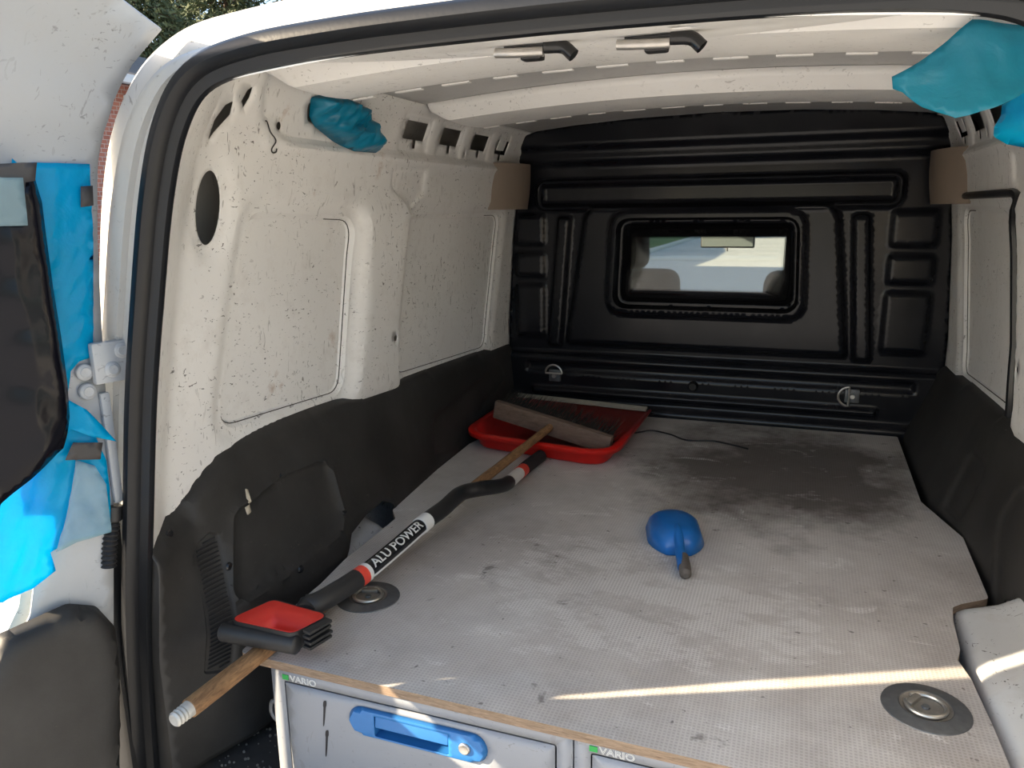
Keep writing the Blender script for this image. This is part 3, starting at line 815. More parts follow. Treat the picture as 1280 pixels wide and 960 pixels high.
# outer skin of the door, beyond the window hole
dsk = [q for p in dout for q in ([(max(p[0], .058), p[1])] if p[1] < 1.12 else [p])]
k_ = [i for i, p in enumerate(dsk) if p[1] < 1.12][-1]; dsk[k_+1:k_+1] = [(.058, 1.125), (e0[2], 1.145)]
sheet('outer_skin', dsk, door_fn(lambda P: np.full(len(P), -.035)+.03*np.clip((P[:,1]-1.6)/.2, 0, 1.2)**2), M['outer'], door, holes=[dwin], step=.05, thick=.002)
dtrim = rpoly([hitD(142, 965), hitD(142, 830), hitD(136, 778), hitD(112, 752), hitD(76, 749), hitD(40, 765), hitD(4, 781), hitD(-10, 787), (.250, .930), (.58, .925), (.58, .50), (e0[0]+.002, .50)], [0, .02, .03, .02, .02, .02, .01, .01, .01, .03, .05, 0])
def dtr_n(P): return .020+.028*np.sqrt(np.clip(1-(np.clip(.03+sd(P, dtrim), 0, .03)/.03)**2, 0, 1))
o = sheet('door_lining', dtrim, door_fn(dtr_n), M['trim'], door, step=.012, thick=.002); o['label'] = 'black plastic door lining'
# hinge with bolts
def dbox(name, px, py, sz, n, mat, parent):
    sv, z = hitD(px, py, n); c = dpt(sv, z, n)
    return box(name, c, sz, mat, parent, rot=Matrix.Rotation(math.atan2(DD[1], DD[0]), 3, 'Z'), bev=.004)
hg = dbox('hinge', 137, 452, (.050, .014, .060), .018, M['door'], door)
for px, py in ((150, 437), (138, 461), (108, 466), (112, 490)):
    sv, z = hitD(px, py, .018); c = dpt(sv, z, .025 if px > 120 else .014)
    T = Matrix.Translation(c) @ Vector((DN[0], DN[1], 0)).to_track_quat('Z', 'Y').to_matrix().to_4x4()
    b = lathe('hinge_bolt', [(0, .0025), (.003, .0035), (.0068, .0035), (.0078, .002), (.0108, .0012), (.0118, 0), (.0118, -.006)], M['door'], hg, 18, T)
dbox('door_edge_strip', 139, 560, (.014, .010, .17), .008, M['door'], door)
pts = [dpt(hitD(x, y, .008)[0], hitD(x, y, .008)[1], .008) for x, y in ((141, 632), (140, 655), (137, 682), (136, 708))]
pp = smooth_path(pts, 9); rad = [.0115 if i % 2 else .0085 for i in range(len(pp))]; rad[:8] = [.0135]*8
tube('cable_sleeve', pp, rad, M['matte_black'], door, n=14)
# black corner of the body and lamp edge behind the door
def jbox(name, px, py, Y, size, mat, parent, bev=.004):
    p = on(1, Y, px, py); return box(name, p, size, mat, parent, bev=bev)
cl = box('trim_4', (-.735, .062, .80), (.070, .085, .62), M['matte_black'], bev=.008)
tag(cl, 'black plastic corner strip between the open door and the seal', 'corner strip', kind='structure')
jbox('red_lamp_edge', 148, 925, .06, (.012, .012, .05), M['red'], cl)
jbox('hinge_plate', 168, 950, .055, (.05, .012, .05), M['galv'], cl)

# plastic films and tapes on the door
def crumple(P, amp, sc, seed):
    rs = np.random.RandomState(seed); v = np.zeros(len(P))
    for k in range(7):
        d = rs.randn(2); d /= np.linalg.norm(d); f = sc*(1+k*.7); v += np.abs(np.sin((P@d)*f+rs.rand()*6))/(1+k*.5)
    return amp*(v/3-.5)
def film_on_door(name, poly, n0, amp, mat, label, cat, step=.008, parent=None, group=None, kw=None):
    pl = np.array(poly)
    o = sheet(name, pl, door_fn(lambda P: n0+np.maximum(door_n(P)-.004, 0)*(P[:,1] > 1.5)+crumple(P, amp, 55, len(pl)*7+3)), mat, parent, step=step, thick=.0006, angle=60)
    if parent is None: tag(o, label, cat, group)
    return o
top_film = [hitD(*p, .010) for p in ((14, 198), (30, 212), (40, 203), (112, 205), (116, 300), (117, 380), (117, 446), (98, 452), (88, 464), (82, 520), (60, 640), (14, 640))]
f1 = film_on_door('blue_plastic_film', top_film, .009, .007, M['blue_film'], 'crumpled bright blue plastic film taped along the upper edge of the door window', 'plastic film')
low_film = [p if len(p) == 3 and False else (p[:2] if p[0] < 1 and p[0] > .15 and p[1] < 2 else hitD(*p, .016)) for p in ((84, 508), (104, 515), (118, 545), (131, 575), (136, 610), (137, 664), (90, 674), (62, 690), (68, 712), (40, 735), (8, 748), (2, 752), (.203, 1.048), (.206, 1.17), (30, 590), (70, 560))]
f2 = film_on_door('blue_plastic_film', low_film, .019, .006, M['blue_film'], 'crumpled blue plastic film taped across the lower corner of the door window', 'plastic film')
wisp = [hitD(*p, .0285) for p in ((82, 498), (108, 512), (124, 528), (146, 552), (112, 545), (88, 536), (78, 560), (70, 560))]
film_on_door('torn_strip', wisp, .0285, .004, M['blue_film'], None, None, parent=f2)
clr = [hitD(*p, .026) for p in ((95, 575), (118, 582), (132, 605), (139, 665), (96, 678), (70, 690), (84, 640))]
film_on_door('clear_flap', clr, .026, .006, M['clear_film'], None, None, parent=f2)
film_b = [(.228, 1.62), (.485, 1.635), (.52, 1.60), (.52, .93), (.240, .93), (.238, 1.06), (.200, 1.07), (.200, 1.11), (.216, 1.2), (.224, 1.35)]
f3 = film_on_door('blue_plastic_film', film_b, .012, .004, M['blue_film'], 'blue plastic film over the far side of the door window', 'plastic film', step=.02)
film_on_door('tape_strip', [(.226, 1.62), (.276, 1.62), (.276, .93), (.240, .93), (.240, 1.06), (.202, 1.07), (.202, 1.11), (.214, 1.2), (.222, 1.35)], .018, .0, M['tape'], None, None, parent=f3)  # unseen opaque strip, added to keep a dark gap beside the sun streak
tp = [[(101, 233), (116, 232), (117, 257), (101, 259)], ]
for q in tp: film_on_door('tape_strip', [hitD(*p, .016) for p in q], 0.016, .0, M['tape'], None, None, parent=f1)
film_on_door('tape_strip', [hitD(*p, .031) for p in ((91, 553), (128, 553), (125, 574), (81, 575))], .0325, .0, M['tape'], None, None, parent=f2)
bs_poly = [hitD(*q, .034) for q in ((52, 252), (58, 300), (66, 360), (76, 420), (84, 480), (86, 520), (78, 560), (40, 600), (4, 632))]+[(.196, 1.085), (.196, 1.13), (.190, 1.18), (.181, 1.30), (.178, 1.45), (.178, 1.60), (hitD(45, 245, .034)[0], 1.60)]
bs = sheet('black_plastic_sheet', rpoly(bs_poly, .006, 2), door_fn(lambda P: .0255+.009*np.clip((.155-P[:,0])/.04, 0, 1)+(crumple(P, .020, 10, 11)+.010)*np.clip(-sd(P, np.array(bs_poly))/.02, 0, 1)*np.clip((.17-P[:,0])/.05, 0, 1)+.006*np.exp(-((P[:,0]-bs_poly[3][0]-.012)/.008)**2)), M['black_sheet'], step=.008, thick=.001, angle=60)
tag(bs, 'glossy creased black plastic sheet hanging over the door window', 'plastic sheet')
film_on_door('tape_strip', [hitD(*p, .054) for p in ((-10, 205), (46, 203), (44, 226), (32, 228), (30, 250), (-10, 252))], .054, .001, M['tape'], None, None, parent=bs)
film_on_door('clear_tape', [hitD(*p, .058) for p in ((-10, 222), (29, 222), (35, 282), (-10, 283))], .058, .001, M['clear_film'], None, None, parent=bs)

# ================================================================== PLYWOOD BOARD, RINGS, CABINETS
ZT = .850
bo_ = [(.586, 1.751), (.580, 1.185), (.636, .985), (.630, .705), (.580, .668), (.564, .650), (.557, .60), (.552, .505), (.543, .47), (.553, .42), (.560, .30), (.566, .106),
       (-.545, .116), (-.554, .36), (-.568, .47), (-.572, .69), (-.604, .735), (-.628, .98), (-.640, 1.28), (-.60, 1.5), (-.59, 1.751)]
bo_ = rpoly(bo_, [.01, .03, .02, .02, .02, .015, .02, .01, .006, .01, .01, .01, .015, .01, .02, .02, .01, .02, .02, .02, .01], 4)
bm = bmesh.new(); n = len(bo_)
tv = [bm.verts.new((p[0], p[1], ZT)) for p in bo_]; bv = [bm.verts.new((p[0], p[1], ZT-.015)) for p in bo_]
fT = bm.faces.new(tv); fB = bm.faces.new(bv); sides = [bm.faces.new((tv[i], tv[(i+1) % n], bv[(i+1) % n], bv[i])) for i in range(n)]
for f in sides: f.material_index = 1
board = from_bm('plywood_board', bm, [M['board'], M['board_edge']], None, smooth=False)
tag(board, 'large stained plywood load board with wire mesh surface', 'board')
def lash_ring(x, y, rot):
    e = empty('recessed_ring', (x, y, ZT)); e.parent = board
    T = Matrix.Translation((x, y, ZT))
    lathe('flange', [(.034, -.006), (.034, .003), (.036, .0045), (.050, .0035), (.058, .0015), (.059, -.001)], M['galv'], e, 40, T)
    lathe('cup', [(0, .0012), (.012, .0012), (.028, .0006), (.0345, .004)], M['dirtsteel'], e, 32, T)
    c, s_ = math.cos(rot), math.sin(rot)
    pts = [(x+.026*math.cos(a), y+.026*math.sin(a), ZT+.0045) for a in np.linspace(rot+.3, rot+2*math.pi-.3, 26)]
    tube('ring', pts, .0032, M['steel'], e, n=8)
    box('ring_bar', (x+.018*c, y+.018*s_, ZT+.004), (.010, .030, .007), M['dirtsteel'], e, rot=Matrix.Rotation(rot, 3, 'Z'), bev=.002)
    lathe('ring_screw', [(0, .004), (.005, .004), (.006, .001)], M['galv'], e, 12, T)
lash_ring(-.440, .345, 1.9); lash_ring(.479, .322, 2.6)

def text_mesh(txt, size, outline=0.0, extrude=0.0, bold=0.0):
    cu = bpy.data.curves.new('lettering', 'FONT'); cu.body = txt; cu.size = size; cu.extrude = extrude; cu.resolution_u = 3; cu.offset = bold
    if outline: cu.fill_mode = 'NONE'; cu.bevel_depth = outline; cu.bevel_resolution = 1
    o = bpy.data.objects.new('tmp_text', cu); COL.objects.link(o)
    dg = bpy.context.evaluated_depsgraph_get(); dg.update(); me = bpy.data.meshes.new_from_object(o.evaluated_get(dg)); bpy.data.objects.remove(o)
    return me

YF = .120
def stadium(x0, x1, z0, z1, n=10):
    r = (z1-z0)/2; zc = (z0+z1)/2; out = []
    for k in range(n+1):
        a = -math.pi/2+math.pi*k/n; out.append((x1-r+r*math.cos(a), zc+r*math.sin(a)))
    for k in range(n+1):
        a = math.pi/2+math.pi*k/n; out.append((x0+r+r*math.cos(a), zc+r*math.sin(a)))
    return np.array(out)
def cabinet(x0, x1, label, first):
    e = empty('drawer_cabinet', ((x0+x1)/2, YF, .60), label, 'drawer cabinet', 'grey drawer cabinets under the board')
    d0, d1 = x0+.024, x1-.024; z0, z1 = .622, .814
    t = .0
    bm = bmesh.new()
    bm_box(bm, ((x0+x1)/2, 1.0, .718), (x1-x0-.002, 1.4, .234), bev=.002)
    from_bm('body', bm, M['cabinet'], e)
    fo = sheet('front_frame', rect(x0+.0006, x1-.0006, .601, .8345), lambda P: np.stack([P[:,0], np.full(len(P), YF), P[:,1]], 1), M['cabinet'], e, holes=[rpoly(rect(d0, d1, z0, z1), .006)], step=.05, thick=.003, offset=-1)
    # frame depth
    bm = bmesh.new()
    for (cx, sx) in ((x0+.003, .004), (x1-.003, .004)): bm_box(bm, (cx, .22, .718), (sx, .19, .232))
    bm_box(bm, ((x0+x1)/2, .22, .605), (x1-x0-.004, .19, .004)); bm_box(bm, ((x0+x1)/2, .22, .831), (x1-x0-.004, .19, .004))
    from_bm('side_panels', bm, M['cabinet'], e)
    hx0, hx1 = x0+.145, x0+.378; hz0, hz1 = .754, .803
    grip = rpoly(rect(hx0+.048, hx1-.060, .760, .796), .003)
    dr = empty('drawer', ((x0+x1)/2, YF-.002, .62)); dr.parent = e
    st = stadium(hx0+.004, hx1-.004, hz0+.004, hz1-.004)
    sheet('drawer_front', rpoly(rect(d0+.0025, d1-.0025, z0+.0025, z1-.0025), .006), lambda P: np.stack([P[:,0], YF-.003+.004*sstep((sd(P, rect(d0, d1, z0, z1))+.006)/.005), P[:,1]], 1), M['cabinet'], dr, holes=[st], feats=[], step=.02, thick=.002, offset=-1)
    so_ = stadium(hx0, hx1, hz0, hz1)
    def hn(P): return np.stack([P[:,0], YF-.003-.007*np.sqrt(np.clip(1-(np.clip(sd(P, so_)+.007, 0, .007)/.007)**2, 0, 1)), P[:,1]], 1)
    hd = sheet('handle', so_, hn, M['blue_handle'], dr, holes=[grip], step=.006, thick=.002, offset=-1)
    hd['label'] = 'blue plastic recessed handle'
    # pocket behind the grip
    gx0, gx1 = hx0+.047, hx1-.059
    V = [(gx0, YF-.009, .759), (gx1, YF-.009, .759), (gx1, YF-.009, .797), (gx0, YF-.009, .797), (gx0+.004, YF+.028, .764), (gx1-.004, YF+.028, .764), (gx1-.004, YF+.028, .797), (gx0+.004, YF+.028, .797)]
    mesh_obj('grip_pocket', V, [(0, 1, 5, 4), (1, 2, 6, 5), (2, 3, 7, 6), (3, 0, 4, 7), (4, 5, 6, 7)], M['blue_handle'], dr, smooth=False)
    box('grip_flap', ((gx0+gx1)/2, YF-.006, .786), (gx1-gx0-.004, .006, .020), M['blue_handle'], dr, rot=Matrix.Rotation(-.12, 3, 'X'), bev=.002)
    lathe('lock', [(0, .002), (.004, .002), (.0075, .003), (.009, .002), (.0095, 0)], M['steel'], dr, 18, Matrix.Translation((hx1-.034, YF-.0105, .779)) @ Matrix.Rotation(math.pi/2, 4, 'X'))
    # logo
    lx = x0+.022
    me = text_mesh('VARIO', .0150, .00042); me.transform(Matrix.Translation((lx+.0145, YF-.0008, .8165)) @ Matrix.Rotation(math.pi/2, 4, 'X') @ Matrix.Scale(1.12, 4, (1, 0, 0)))
    fin('lettering', me, M['logo'], e, False)
    box('logo_square', (lx+.006, YF-.0008, .8215), (.0115, .0012, .0085), M['green'], e, bev=0)
    if first:
        for zz0, zz1 in ((.797, .750), (.744, .694)):
            hgt = zz0-zz1; pr = [(0, .0030), (.06, .0048), (.18, .0052), (.26, .0034), (.45, .0030), (.75, .0026), (.95, .0018), (1, .0008)]
            lf = [(x0+.102-.006*t-q*.6, YF-.0034, zz0-hgt*t) for t, q in pr]; rt = [(x0+.102-.006*t+q*.6, YF-.0034, zz0-hgt*t+.001) for t, q in reversed(pr)]
            V = lf+rt; m = len(V); V = V+[(v[0], v[1]-.0004, v[2]) for v in V]
            mesh_obj('marker_stroke', V, [tuple(range(m)), tuple(range(m, 2*m))]+[(i, (i+1) % m, m+(i+1) % m, m+i) for i in range(m)], M['marker'], dr, smooth=False)
        tube('side_hook', smooth_path([(x0+.001, .13, .765), (x0-.010, .128, .762), (x0-.012, .127, .745), (x0-.004, .127, .732), (x0+.001, .13, .73)], 4), .004, M['galv'], e, n=8)
    return e
cabinet(-.488, .018, 'grey metal drawer cabinet with black marker strokes beside the blue handle', True)
cabinet(.019, .525, 'grey metal drawer cabinet without marker strokes beside the marked one', False)

# debris on the van floor next to the cabinet
bm = bmesh.new()
for i in range(140):
    x, y = -.64+.13*random.random(), .05+.20*random.random(); r = .0010+.0022*random.random()
    q = bmesh.ops.create_icosphere(bm, subdivisions=1, radius=r); bmesh.ops.translate(bm, vec=(x, y, .601+r*.3), verts=q['verts'])
o = from_bm('grit', bm, M['dirtsteel'], None, False); tag(o, 'loose grit and crumbs on the van floor beside the cabinet', 'grit', kind='stuff')
print('door board cabinets ok')

# ================================================================== THINGS ON THE BOARD
# ---- dustpan
pe = empty('dustpan', (-.40, 1.42, ZT), 'large red plastic dustpan with a pale rubber lip', 'dustpan')
dp = rpoly([(-.650, 1.722), (-.598, 1.250), (-.205, 1.195), (-.168, 1.665)], [0, .06, .06, 0], 8)
dpath = np.array(dp)                                     # open path: far left -> near left -> near right -> far right
t_ = np.gradient(dpath, axis=0); t_ /= np.linalg.norm(t_, axis=1)[:,None]; nr = np.stack([t_[:,1], -t_[:,0]], 1)
if (nr[len(nr)//2] @ np.array([0, -1.])) < 0: nr = -nr
dpath = dpath; yfar, ynear = 1.70, 1.22
def pz(p): return .8507+.040*np.clip((p[:,1]-ynear)/(yfar-ynear), 0, 1)
def ph(p): return .045*(1-np.clip((p[:,1]-ynear)/(yfar-ynear), 0, 1)**1.6)+.004
V = []; prof = [(0, 0), (.006, .12), (.018, .96), (.022, 1.04), (.034, 1.04), (.037, .98), (.036, .75)]
for i in range(len(dpath)):
    z0 = pz(dpath[i:i+1])[0]; h = ph(dpath[i:i+1])[0]
    for a, b in prof: V.append((dpath[i,0]+nr[i,0]*a*min(1, h/.03), dpath[i,1]+nr[i,1]*a*min(1, h/.03), z0+h*b))
m = len(prof); Fc = [(i*m+j, i*m+j+1, (i+1)*m+j+1, (i+1)*m+j) for i in range(len(dpath)-1) for j in range(m-1)]
Fc.append(tuple(i*m for i in range(len(dpath))))
o = mesh_obj('pan', V, Fc, M['red'], pe, angle=50); md = o.modifiers.new('thickness', 'SOLIDIFY'); md.thickness = .0025; md.offset = 1
a, b = np.array([-.644, 1.720, .897]), np.array([-.172, 1.662, .897])
bm = bmesh.new(); d = (b-a)/np.linalg.norm(b-a); bm_box(bm, tuple((a+b)/2+np.array([0, .003, .002])), (float(np.linalg.norm(b-a)), .022, .006), Matrix.Rotation(math.atan2(d[1], d[0]), 3, 'Z') @ Matrix.Rotation(.35, 3, 'X'), .001)
o = from_bm('lip_strip', bm, M['rubber_strip'], pe); o['label'] = 'dirty white rubber lip'

# ---- broom
BL = onz(.957, 617, 512); BR_ = np.array([-.200, 1.264, .889]); T0 = onz(.8525, 217, 901); T1 = (BL+BR_)/2
hd = (T1-T0)/np.linalg.norm(T1-T0)
br = empty('broom', tuple(T1), 'wooden broom with long worn handle and brown block lying in the dustpan', 'broom')
pts = [T0+hd*t for t in np.linspace(.028, float(np.linalg.norm(T1-T0))+.006, 24)]
tube('handle', pts, [.0148-.0035*i/23+.0004*math.sin(i*2.1) for i in range(24)], M['broom_wood'], br, n=16)
tip = [T0+hd*t for t in (0, .003, .006, .009, .012, .015, .018, .021, .024, .03, .055, .056)]
o = tube('threaded_tip', tip, [.009, .0115, .0105, .012, .0108, .0122, .011, .0124, .0118, .0132, .0140, .0136], plain('worn_pale_metal_tip', (.48,.47,.44), .5, .3, 120, metallic=.3), br, n=18); o['label'] = 'worn grey threaded tip'
ax = (BR_-BL); L = np.linalg.norm(ax); ax /= L; fw = hd-ax*(hd@ax); fw /= np.linalg.norm(fw); up = np.cross(ax, fw)
B3 = Matrix(((ax[0], fw[0], up[0]), (ax[1], fw[1], up[1]), (ax[2], fw[2], up[2])))
bc = (BL+BR_)/2
bm = bmesh.new(); bm_box(bm, tuple(bc+fw*.012), (L, .024, .055), B3, .004, 2); from_bm('block', bm, M['block_wood'], br)
bm = bmesh.new(); rs = np.random.RandomState(4)
for i in range(90):
    for j in range(6):
        u = -L/2+.012+(L-.024)*i/89; v = -.021+.0084*j
        for q in range(2):
            p0 = bc+ax*(u+rs.randn()*.0015)+up*(v+rs.randn()*.001)+fw*.022
            p1 = p0+fw*(.080+.012*rs.rand())+ax*(rs.randn()*.010)+up*(rs.randn()*.005+(v*.9)+.008)
            s1 = ax*.0018; s2 = up*.0018
            vs = [bm.verts.new(p) for p in (p0-s1, p0+s1, p0+s2, p1)]
            for f in ((0, 1, 3), (1, 2, 3), (2, 0, 3)): bm.faces.new([vs[k] for k in f])
o = from_bm('bristles', bm, M['bristle'], br, False); o['kind'] = 'stuff'

# ---- snow brush with telescopic handle
sb = empty('snow_brush', (-.49, .5, ZT), 'black snow brush with red head and white lettered tube lying across the broom', 'snow brush')
sp_ = [onz(.8683, 676, 570), onz(.8685, 660, 582), onz(.877, 646, 594), onz(.901, 630, 606), onz(.929, 600, 611), onz(.933, 576, 617), onz(.932, 555, 635), onz(.926, 531, 653), onz(.917, 493, 686), onz(.910, 450, 721), onz(.907, 416, 743), onz(.905, 396, 754), onz(.904, 384, 757)]
sp_ = [np.array(p) for p in sp_]
cv = smooth_path(sp_, 10)                                # 10 samples per span
def span(i, j): return cv[int(i*10):int(j*10)+1]
tube('end_grip', span(0, 1.45), .0175, plain('black_foam_grip', (.010,.010,.011), .8, .3, 80), sb, n=18)
tube('red_band', span(1.4, 1.85), .0168, M['red_band'], sb, n=18)
tube('white_band', span(1.8, 2.85), .0158, M['label_white'], sb, n=18)
tube('curved_grip', span(2.75, 7.0), .0172, plain('black_rubber_grip', (.009,.009,.010), .45, .2, 60), sb, n=18)
tube('white_ring', span(6.9, 7.2), .0182, M['label_white'], sb, n=18)
tubeb = tube('lettered_tube', span(7.1, 8.85), .0162, M['gloss_black'], sb, n=24)
tube('white_ring', span(8.80, 8.97), .0176, M['label_white'], sb, n=18)
tube('red_band', span(8.93, 9.15), .0182, M['red_band'], sb, n=18)
tube('socket', span(9.1, 12.0), [.0185 for i in range(len(span(9.1, 12.0)))], M['matte_black'], sb, n=16)
# lettering wrapped on the tube, reading from the head to the grip
A0, A1 = sp_[9]+(sp_[8]-sp_[9])*.10, sp_[7]
me = text_mesh('ALU POWER', .024, bold=.0003)
_b = bmesh.new(); _b.from_mesh(me); bmesh.ops.triangulate(_b, faces=_b.faces)
for _ in range(4): bmesh.ops.subdivide_edges(_b, edges=[e for e in _b.edges if e.calc_length() > .003], cuts=1); bmesh.ops.triangulate(_b, faces=_b.faces)
_b.to_mesh(me); _b.free()
va = np.array([v.co[:] for v in me.vertices]); w0 = va[:,0].max(); Lt = np.linalg.norm(A1-A0)*.93
ta = (A1-A0)/np.linalg.norm(A1-A0); toc = CAM-(A0+A1)/2; toc = toc-ta*(toc@ta); toc /= np.linalg.norm(toc)
toc = toc*.85+np.array([0, 0, .5]); toc -= ta*(toc@ta); toc /= np.linalg.norm(toc); vv = np.cross(toc, ta)
Rr = .0170
for v in me.vertices:
    x, y, z = v.co; sx = .016+x/w0*Lt*.86; th = (y-.0085)*1.1/Rr
    tt = 7.0+ (1-sx/np.linalg.norm(A1-A0))*1.9
    cpt = A0+ta*sx; ci = min(range(len(cv)), key=lambda k: np.linalg.norm(cv[k]-cpt)); base = cv[ci]+ta*((cpt-cv[ci])@ta)
    v.co = base+toc*(Rr*math.cos(th))+vv*(Rr*math.sin(th))
o = fin('lettering', me, M['label_white'], sb, False)
md = o.modifiers.new('thickness', 'SOLIDIFY'); md.thickness = .0004
tube('white_stripe', [p+(-vv)*.0158+toc*.0035 for p in span(7.25, 8.8)], .0022, M['label_white'], sb, n=6)
# head: hollow frame, red inside, black roll in front, rubber blades on the side
hz0, hz1 = .882, .913
hp = np.array([onz(.913, 287, 774)[:2], onz(.913, 341, 750)[:2], onz(.913, 410, 769)[:2], onz(.913, 366, 791)[:2]])
ho = rpoly(offs(hp, .004), .016, 5); hi_ = rpoly(hp, .014, 5); hl = rpoly(np.array([hp.mean(0)+(p-hp.mean(0))*.42 for p in hp])+np.array([.004, -.016]), .010, 5)
n = len(ho); V = [(p[0], p[1], hz1) for p in ho]+[(p[0], p[1], hz0) for p in ho]+[(p[0], p[1], hz1) for p in hi_]
o = mesh_obj('head_frame', V, [(i, (i+1) % n, n+(i+1) % n, n+i) for i in range(n)]+[(i, (i+1) % n, 2*n+(i+1) % n, 2*n+i) for i in range(n)], M['matte_black'], sb)
V = [(p[0], p[1], hz1+.0006) for p in hi_]+[(p[0], p[1], hz0+.002) for p in hl]
o = mesh_obj('red_inner_wall', V, [(i, (i+1) % n, n+(i+1) % n, n+i) for i in range(n)], M['redpad'], sb); o['label'] = 'bright red inner wall'
md = o.modifiers.new('thickness', 'SOLIDIFY'); md.thickness = .0015
Rl0, Rl1 = onz(.892, 277, 789), onz(.892, 374, 806)
rp = [Rl0+(Rl1-Rl0)*t for t in (0, .015, .03, .5, .97, .985, 1)]
tube('squeegee_roll', rp, [.008, .0135, .0155, .0155, .0155, .0135, .008], M['matte_black'], sb, n=22)
c0, c1 = np.array([*onz(.902, 386, 800)]), np.array([*onz(.902, 414, 783)])
for k in range(4):
    dz = -.014+.009*k; bm = bmesh.new(); d = c1-c0
    bm_box(bm, tuple((c0+c1)/2+np.array([-.004+.002*(k % 2), -.002, dz])), (float(np.linalg.norm(d)), .016, .005), Matrix.Rotation(math.atan2(d[1], d[0]), 3, 'Z'), .0015); from_bm('rubber_blade', bm, M['matte_black'], sb)
bm = bmesh.new(); d = (hp[2]-hp[1]); mid = (hp[1]+hp[2])/2
e_ = sp_[-1]; bm_tube(bm, [tuple(sp_[-2]), tuple(e_), (mid[0]+.004, mid[1]+.006, .901)], [.0185, .0185, .0185], 16, squash=.9); from_bm('head_neck', bm, M['matte_black'], sb)

# ---- blue scoop
sc = empty('hand_scoop', (.055, .77, ZT), 'small blue plastic hand scoop lying face down on the board', 'scoop')
V = []; Fc = []; nu, nv = 20, 14; c0 = np.array([.056, .785]); dirh = np.array([.25, -1.0]); dirh /= np.linalg.norm(dirh); sid = np.array([-dirh[1], dirh[0]])
for i in range(nu+1):
    u = -1+2*i/nu                                        # -1 far mouth .. 1 handle end
    for j in range(nv+1):
        v = -1+2*j/nv
        wd = .058*(1-max(0, u-.1)**2.2*.75)*(1-max(0, -u-.55)**2*1.2); ht = .046*(max(0, 1-max(0, u)**5))**.5*(1-.35*max(0, -u)**2)
        ln = .085*u
        p = c0+dirh*ln+sid*(wd*v); V.append((p[0], p[1], ZT+.001+ht*(max(0, 1-abs(v)**2.4))**.5))
for i in range(nu):
    for j in range(nv): a = i*(nv+1)+j; Fc.append((a, a+1, a+nv+2, a+nv+1))
o = mesh_obj('bowl', V, Fc, M['scoop'], sc, angle=70); md = o.modifiers.new('thickness', 'SOLIDIFY'); md.thickness = .002; md.offset = 1
hp0 = c0+dirh*.035; hp1 = c0+dirh*.165
tube('handle', smooth_path([(hp0[0], hp0[1], ZT+.045), (c0[0]+dirh[0]*.075, c0[1]+dirh[1]*.075, ZT+.034), (c0[0]+dirh[0]*.11, c0[1]+dirh[1]*.11, ZT+.022), (hp1[0], hp1[1], ZT+.014)], 5), [.006, .008, .0095, .010, .010, .010, .010, .010, .010, .010, .0105, .0108, .011, .011, .0112, .0112], M['scoop'], sc, n=14)
g0 = c0+dirh*.128; g1 = c0+dirh*.188
tube('grip_end', [(g0[0]+.003, g0[1], ZT+.018), (g0[0]*.5+g1[0]*.5+.003, g0[1]*.5+g1[1]*.5, ZT+.0150), (g1[0]+.002, g1[1], ZT+.0120), (g1[0]+.003, g1[1]-.006, ZT+.011)], [.0118, .0122, .0115, .006], M['scoop_grip'], sc, n=12)

# ---- thin black cable
cb = smooth_path([onz(ZT+.003, *p) for p in ((782, 543), (800, 540), (815, 538), (838, 543), (858, 550), (890, 551), (915, 556), (935, 561))], 8)
o = tube('cable', cb, .0026, M['matte_black'], None, n=8); tag(o, 'thin black cable running from the dustpan over the board', 'cable')

# ================================================================== THINGS ON THE WALLS
bag = rpoly([hitL(*p) for p in ((393, 122), (405, 118), (424, 119), (452, 133), (462, 150), (467, 172), (471, 191), (440, 189), (420, 176), (398, 158), (391, 145))], .006, 3)
def bag_fn(P):
    d = np.clip(-sd(P, bag), 0, 1); bul = .048*np.sqrt(np.clip(d/.035, 0, 1))*(1-.3*np.clip(d/.05, 0, 1))
    return np.stack([-wall_x(P)+.002+bul+crumple(P, .045, 30, 5)*np.clip(d/.012, 0, 1), P[:,0], P[:,1]], 1)
o = sheet('plastic_bag', bag, bag_fn, M['blue_bag'], None, step=.006, thick=.0008, angle=50)
tag(o, 'crumpled dark blue plastic bag stuffed into a hole near the wire hook', 'plastic bag')
hk = [hitL(*p) for p in ((332, 151), (335, 153), (336, 165), (340, 176), (337, 186), (339, 191), (343, 190), (343, 186))]
hk = [(-float(wall_x(np.array([p]))[0])+.0032, p[0], p[1]) for p in hk]
o = tube('wire_hook', smooth_path(hk, 5), .0013, M['matte_black'], None, n=6); tag(o, 'thin bent wire hook hanging on the white side wall', 'hook')

def XZat(Y, px, py): p = on(1, Y, px, py); return (p[0], p[2])
YSH = .40
shp = [XZat(YSH, *p) for p in ((1115, 96), (1116, 111), (1127, 114), (1150, 134), (1172, 148), (1186, 156), (1200, 153), (1228, 140), (1265, 121), (1300, 100), (1320, 60), (1320, 33), (1255, 33), (1209, 35), (1180, 57), (1140, 80))]
def sh_fn(P):
    u = (P[:,0]-.36)/.18; d = -.035*np.sin(np.clip(u, 0, 1)*2.4)-.02*np.clip((1.70-P[:,1])/.06, 0, 1)+crumple(P, .012, 22, 9)
    return np.stack([P[:,0], YSH+d, P[:,1]+.004*np.sin(P[:,0]*60)], 1)
o = sheet('plastic_sheet', shp, sh_fn, M['teal_sheet'], None, step=.008, thick=.0008, angle=60)
tag(o, 'loose teal blue plastic sheet hanging from the roof bow', 'plastic sheet')
bg2 = rpoly([XZat(.46, *p) for p in ((1262, 88), (1276, 76), (1300, 70), (1420, 60), (1425, 178), (1300, 184), (1268, 178), (1250, 168), (1251, 155), (1260, 140), (1262, 120))], .008, 3)
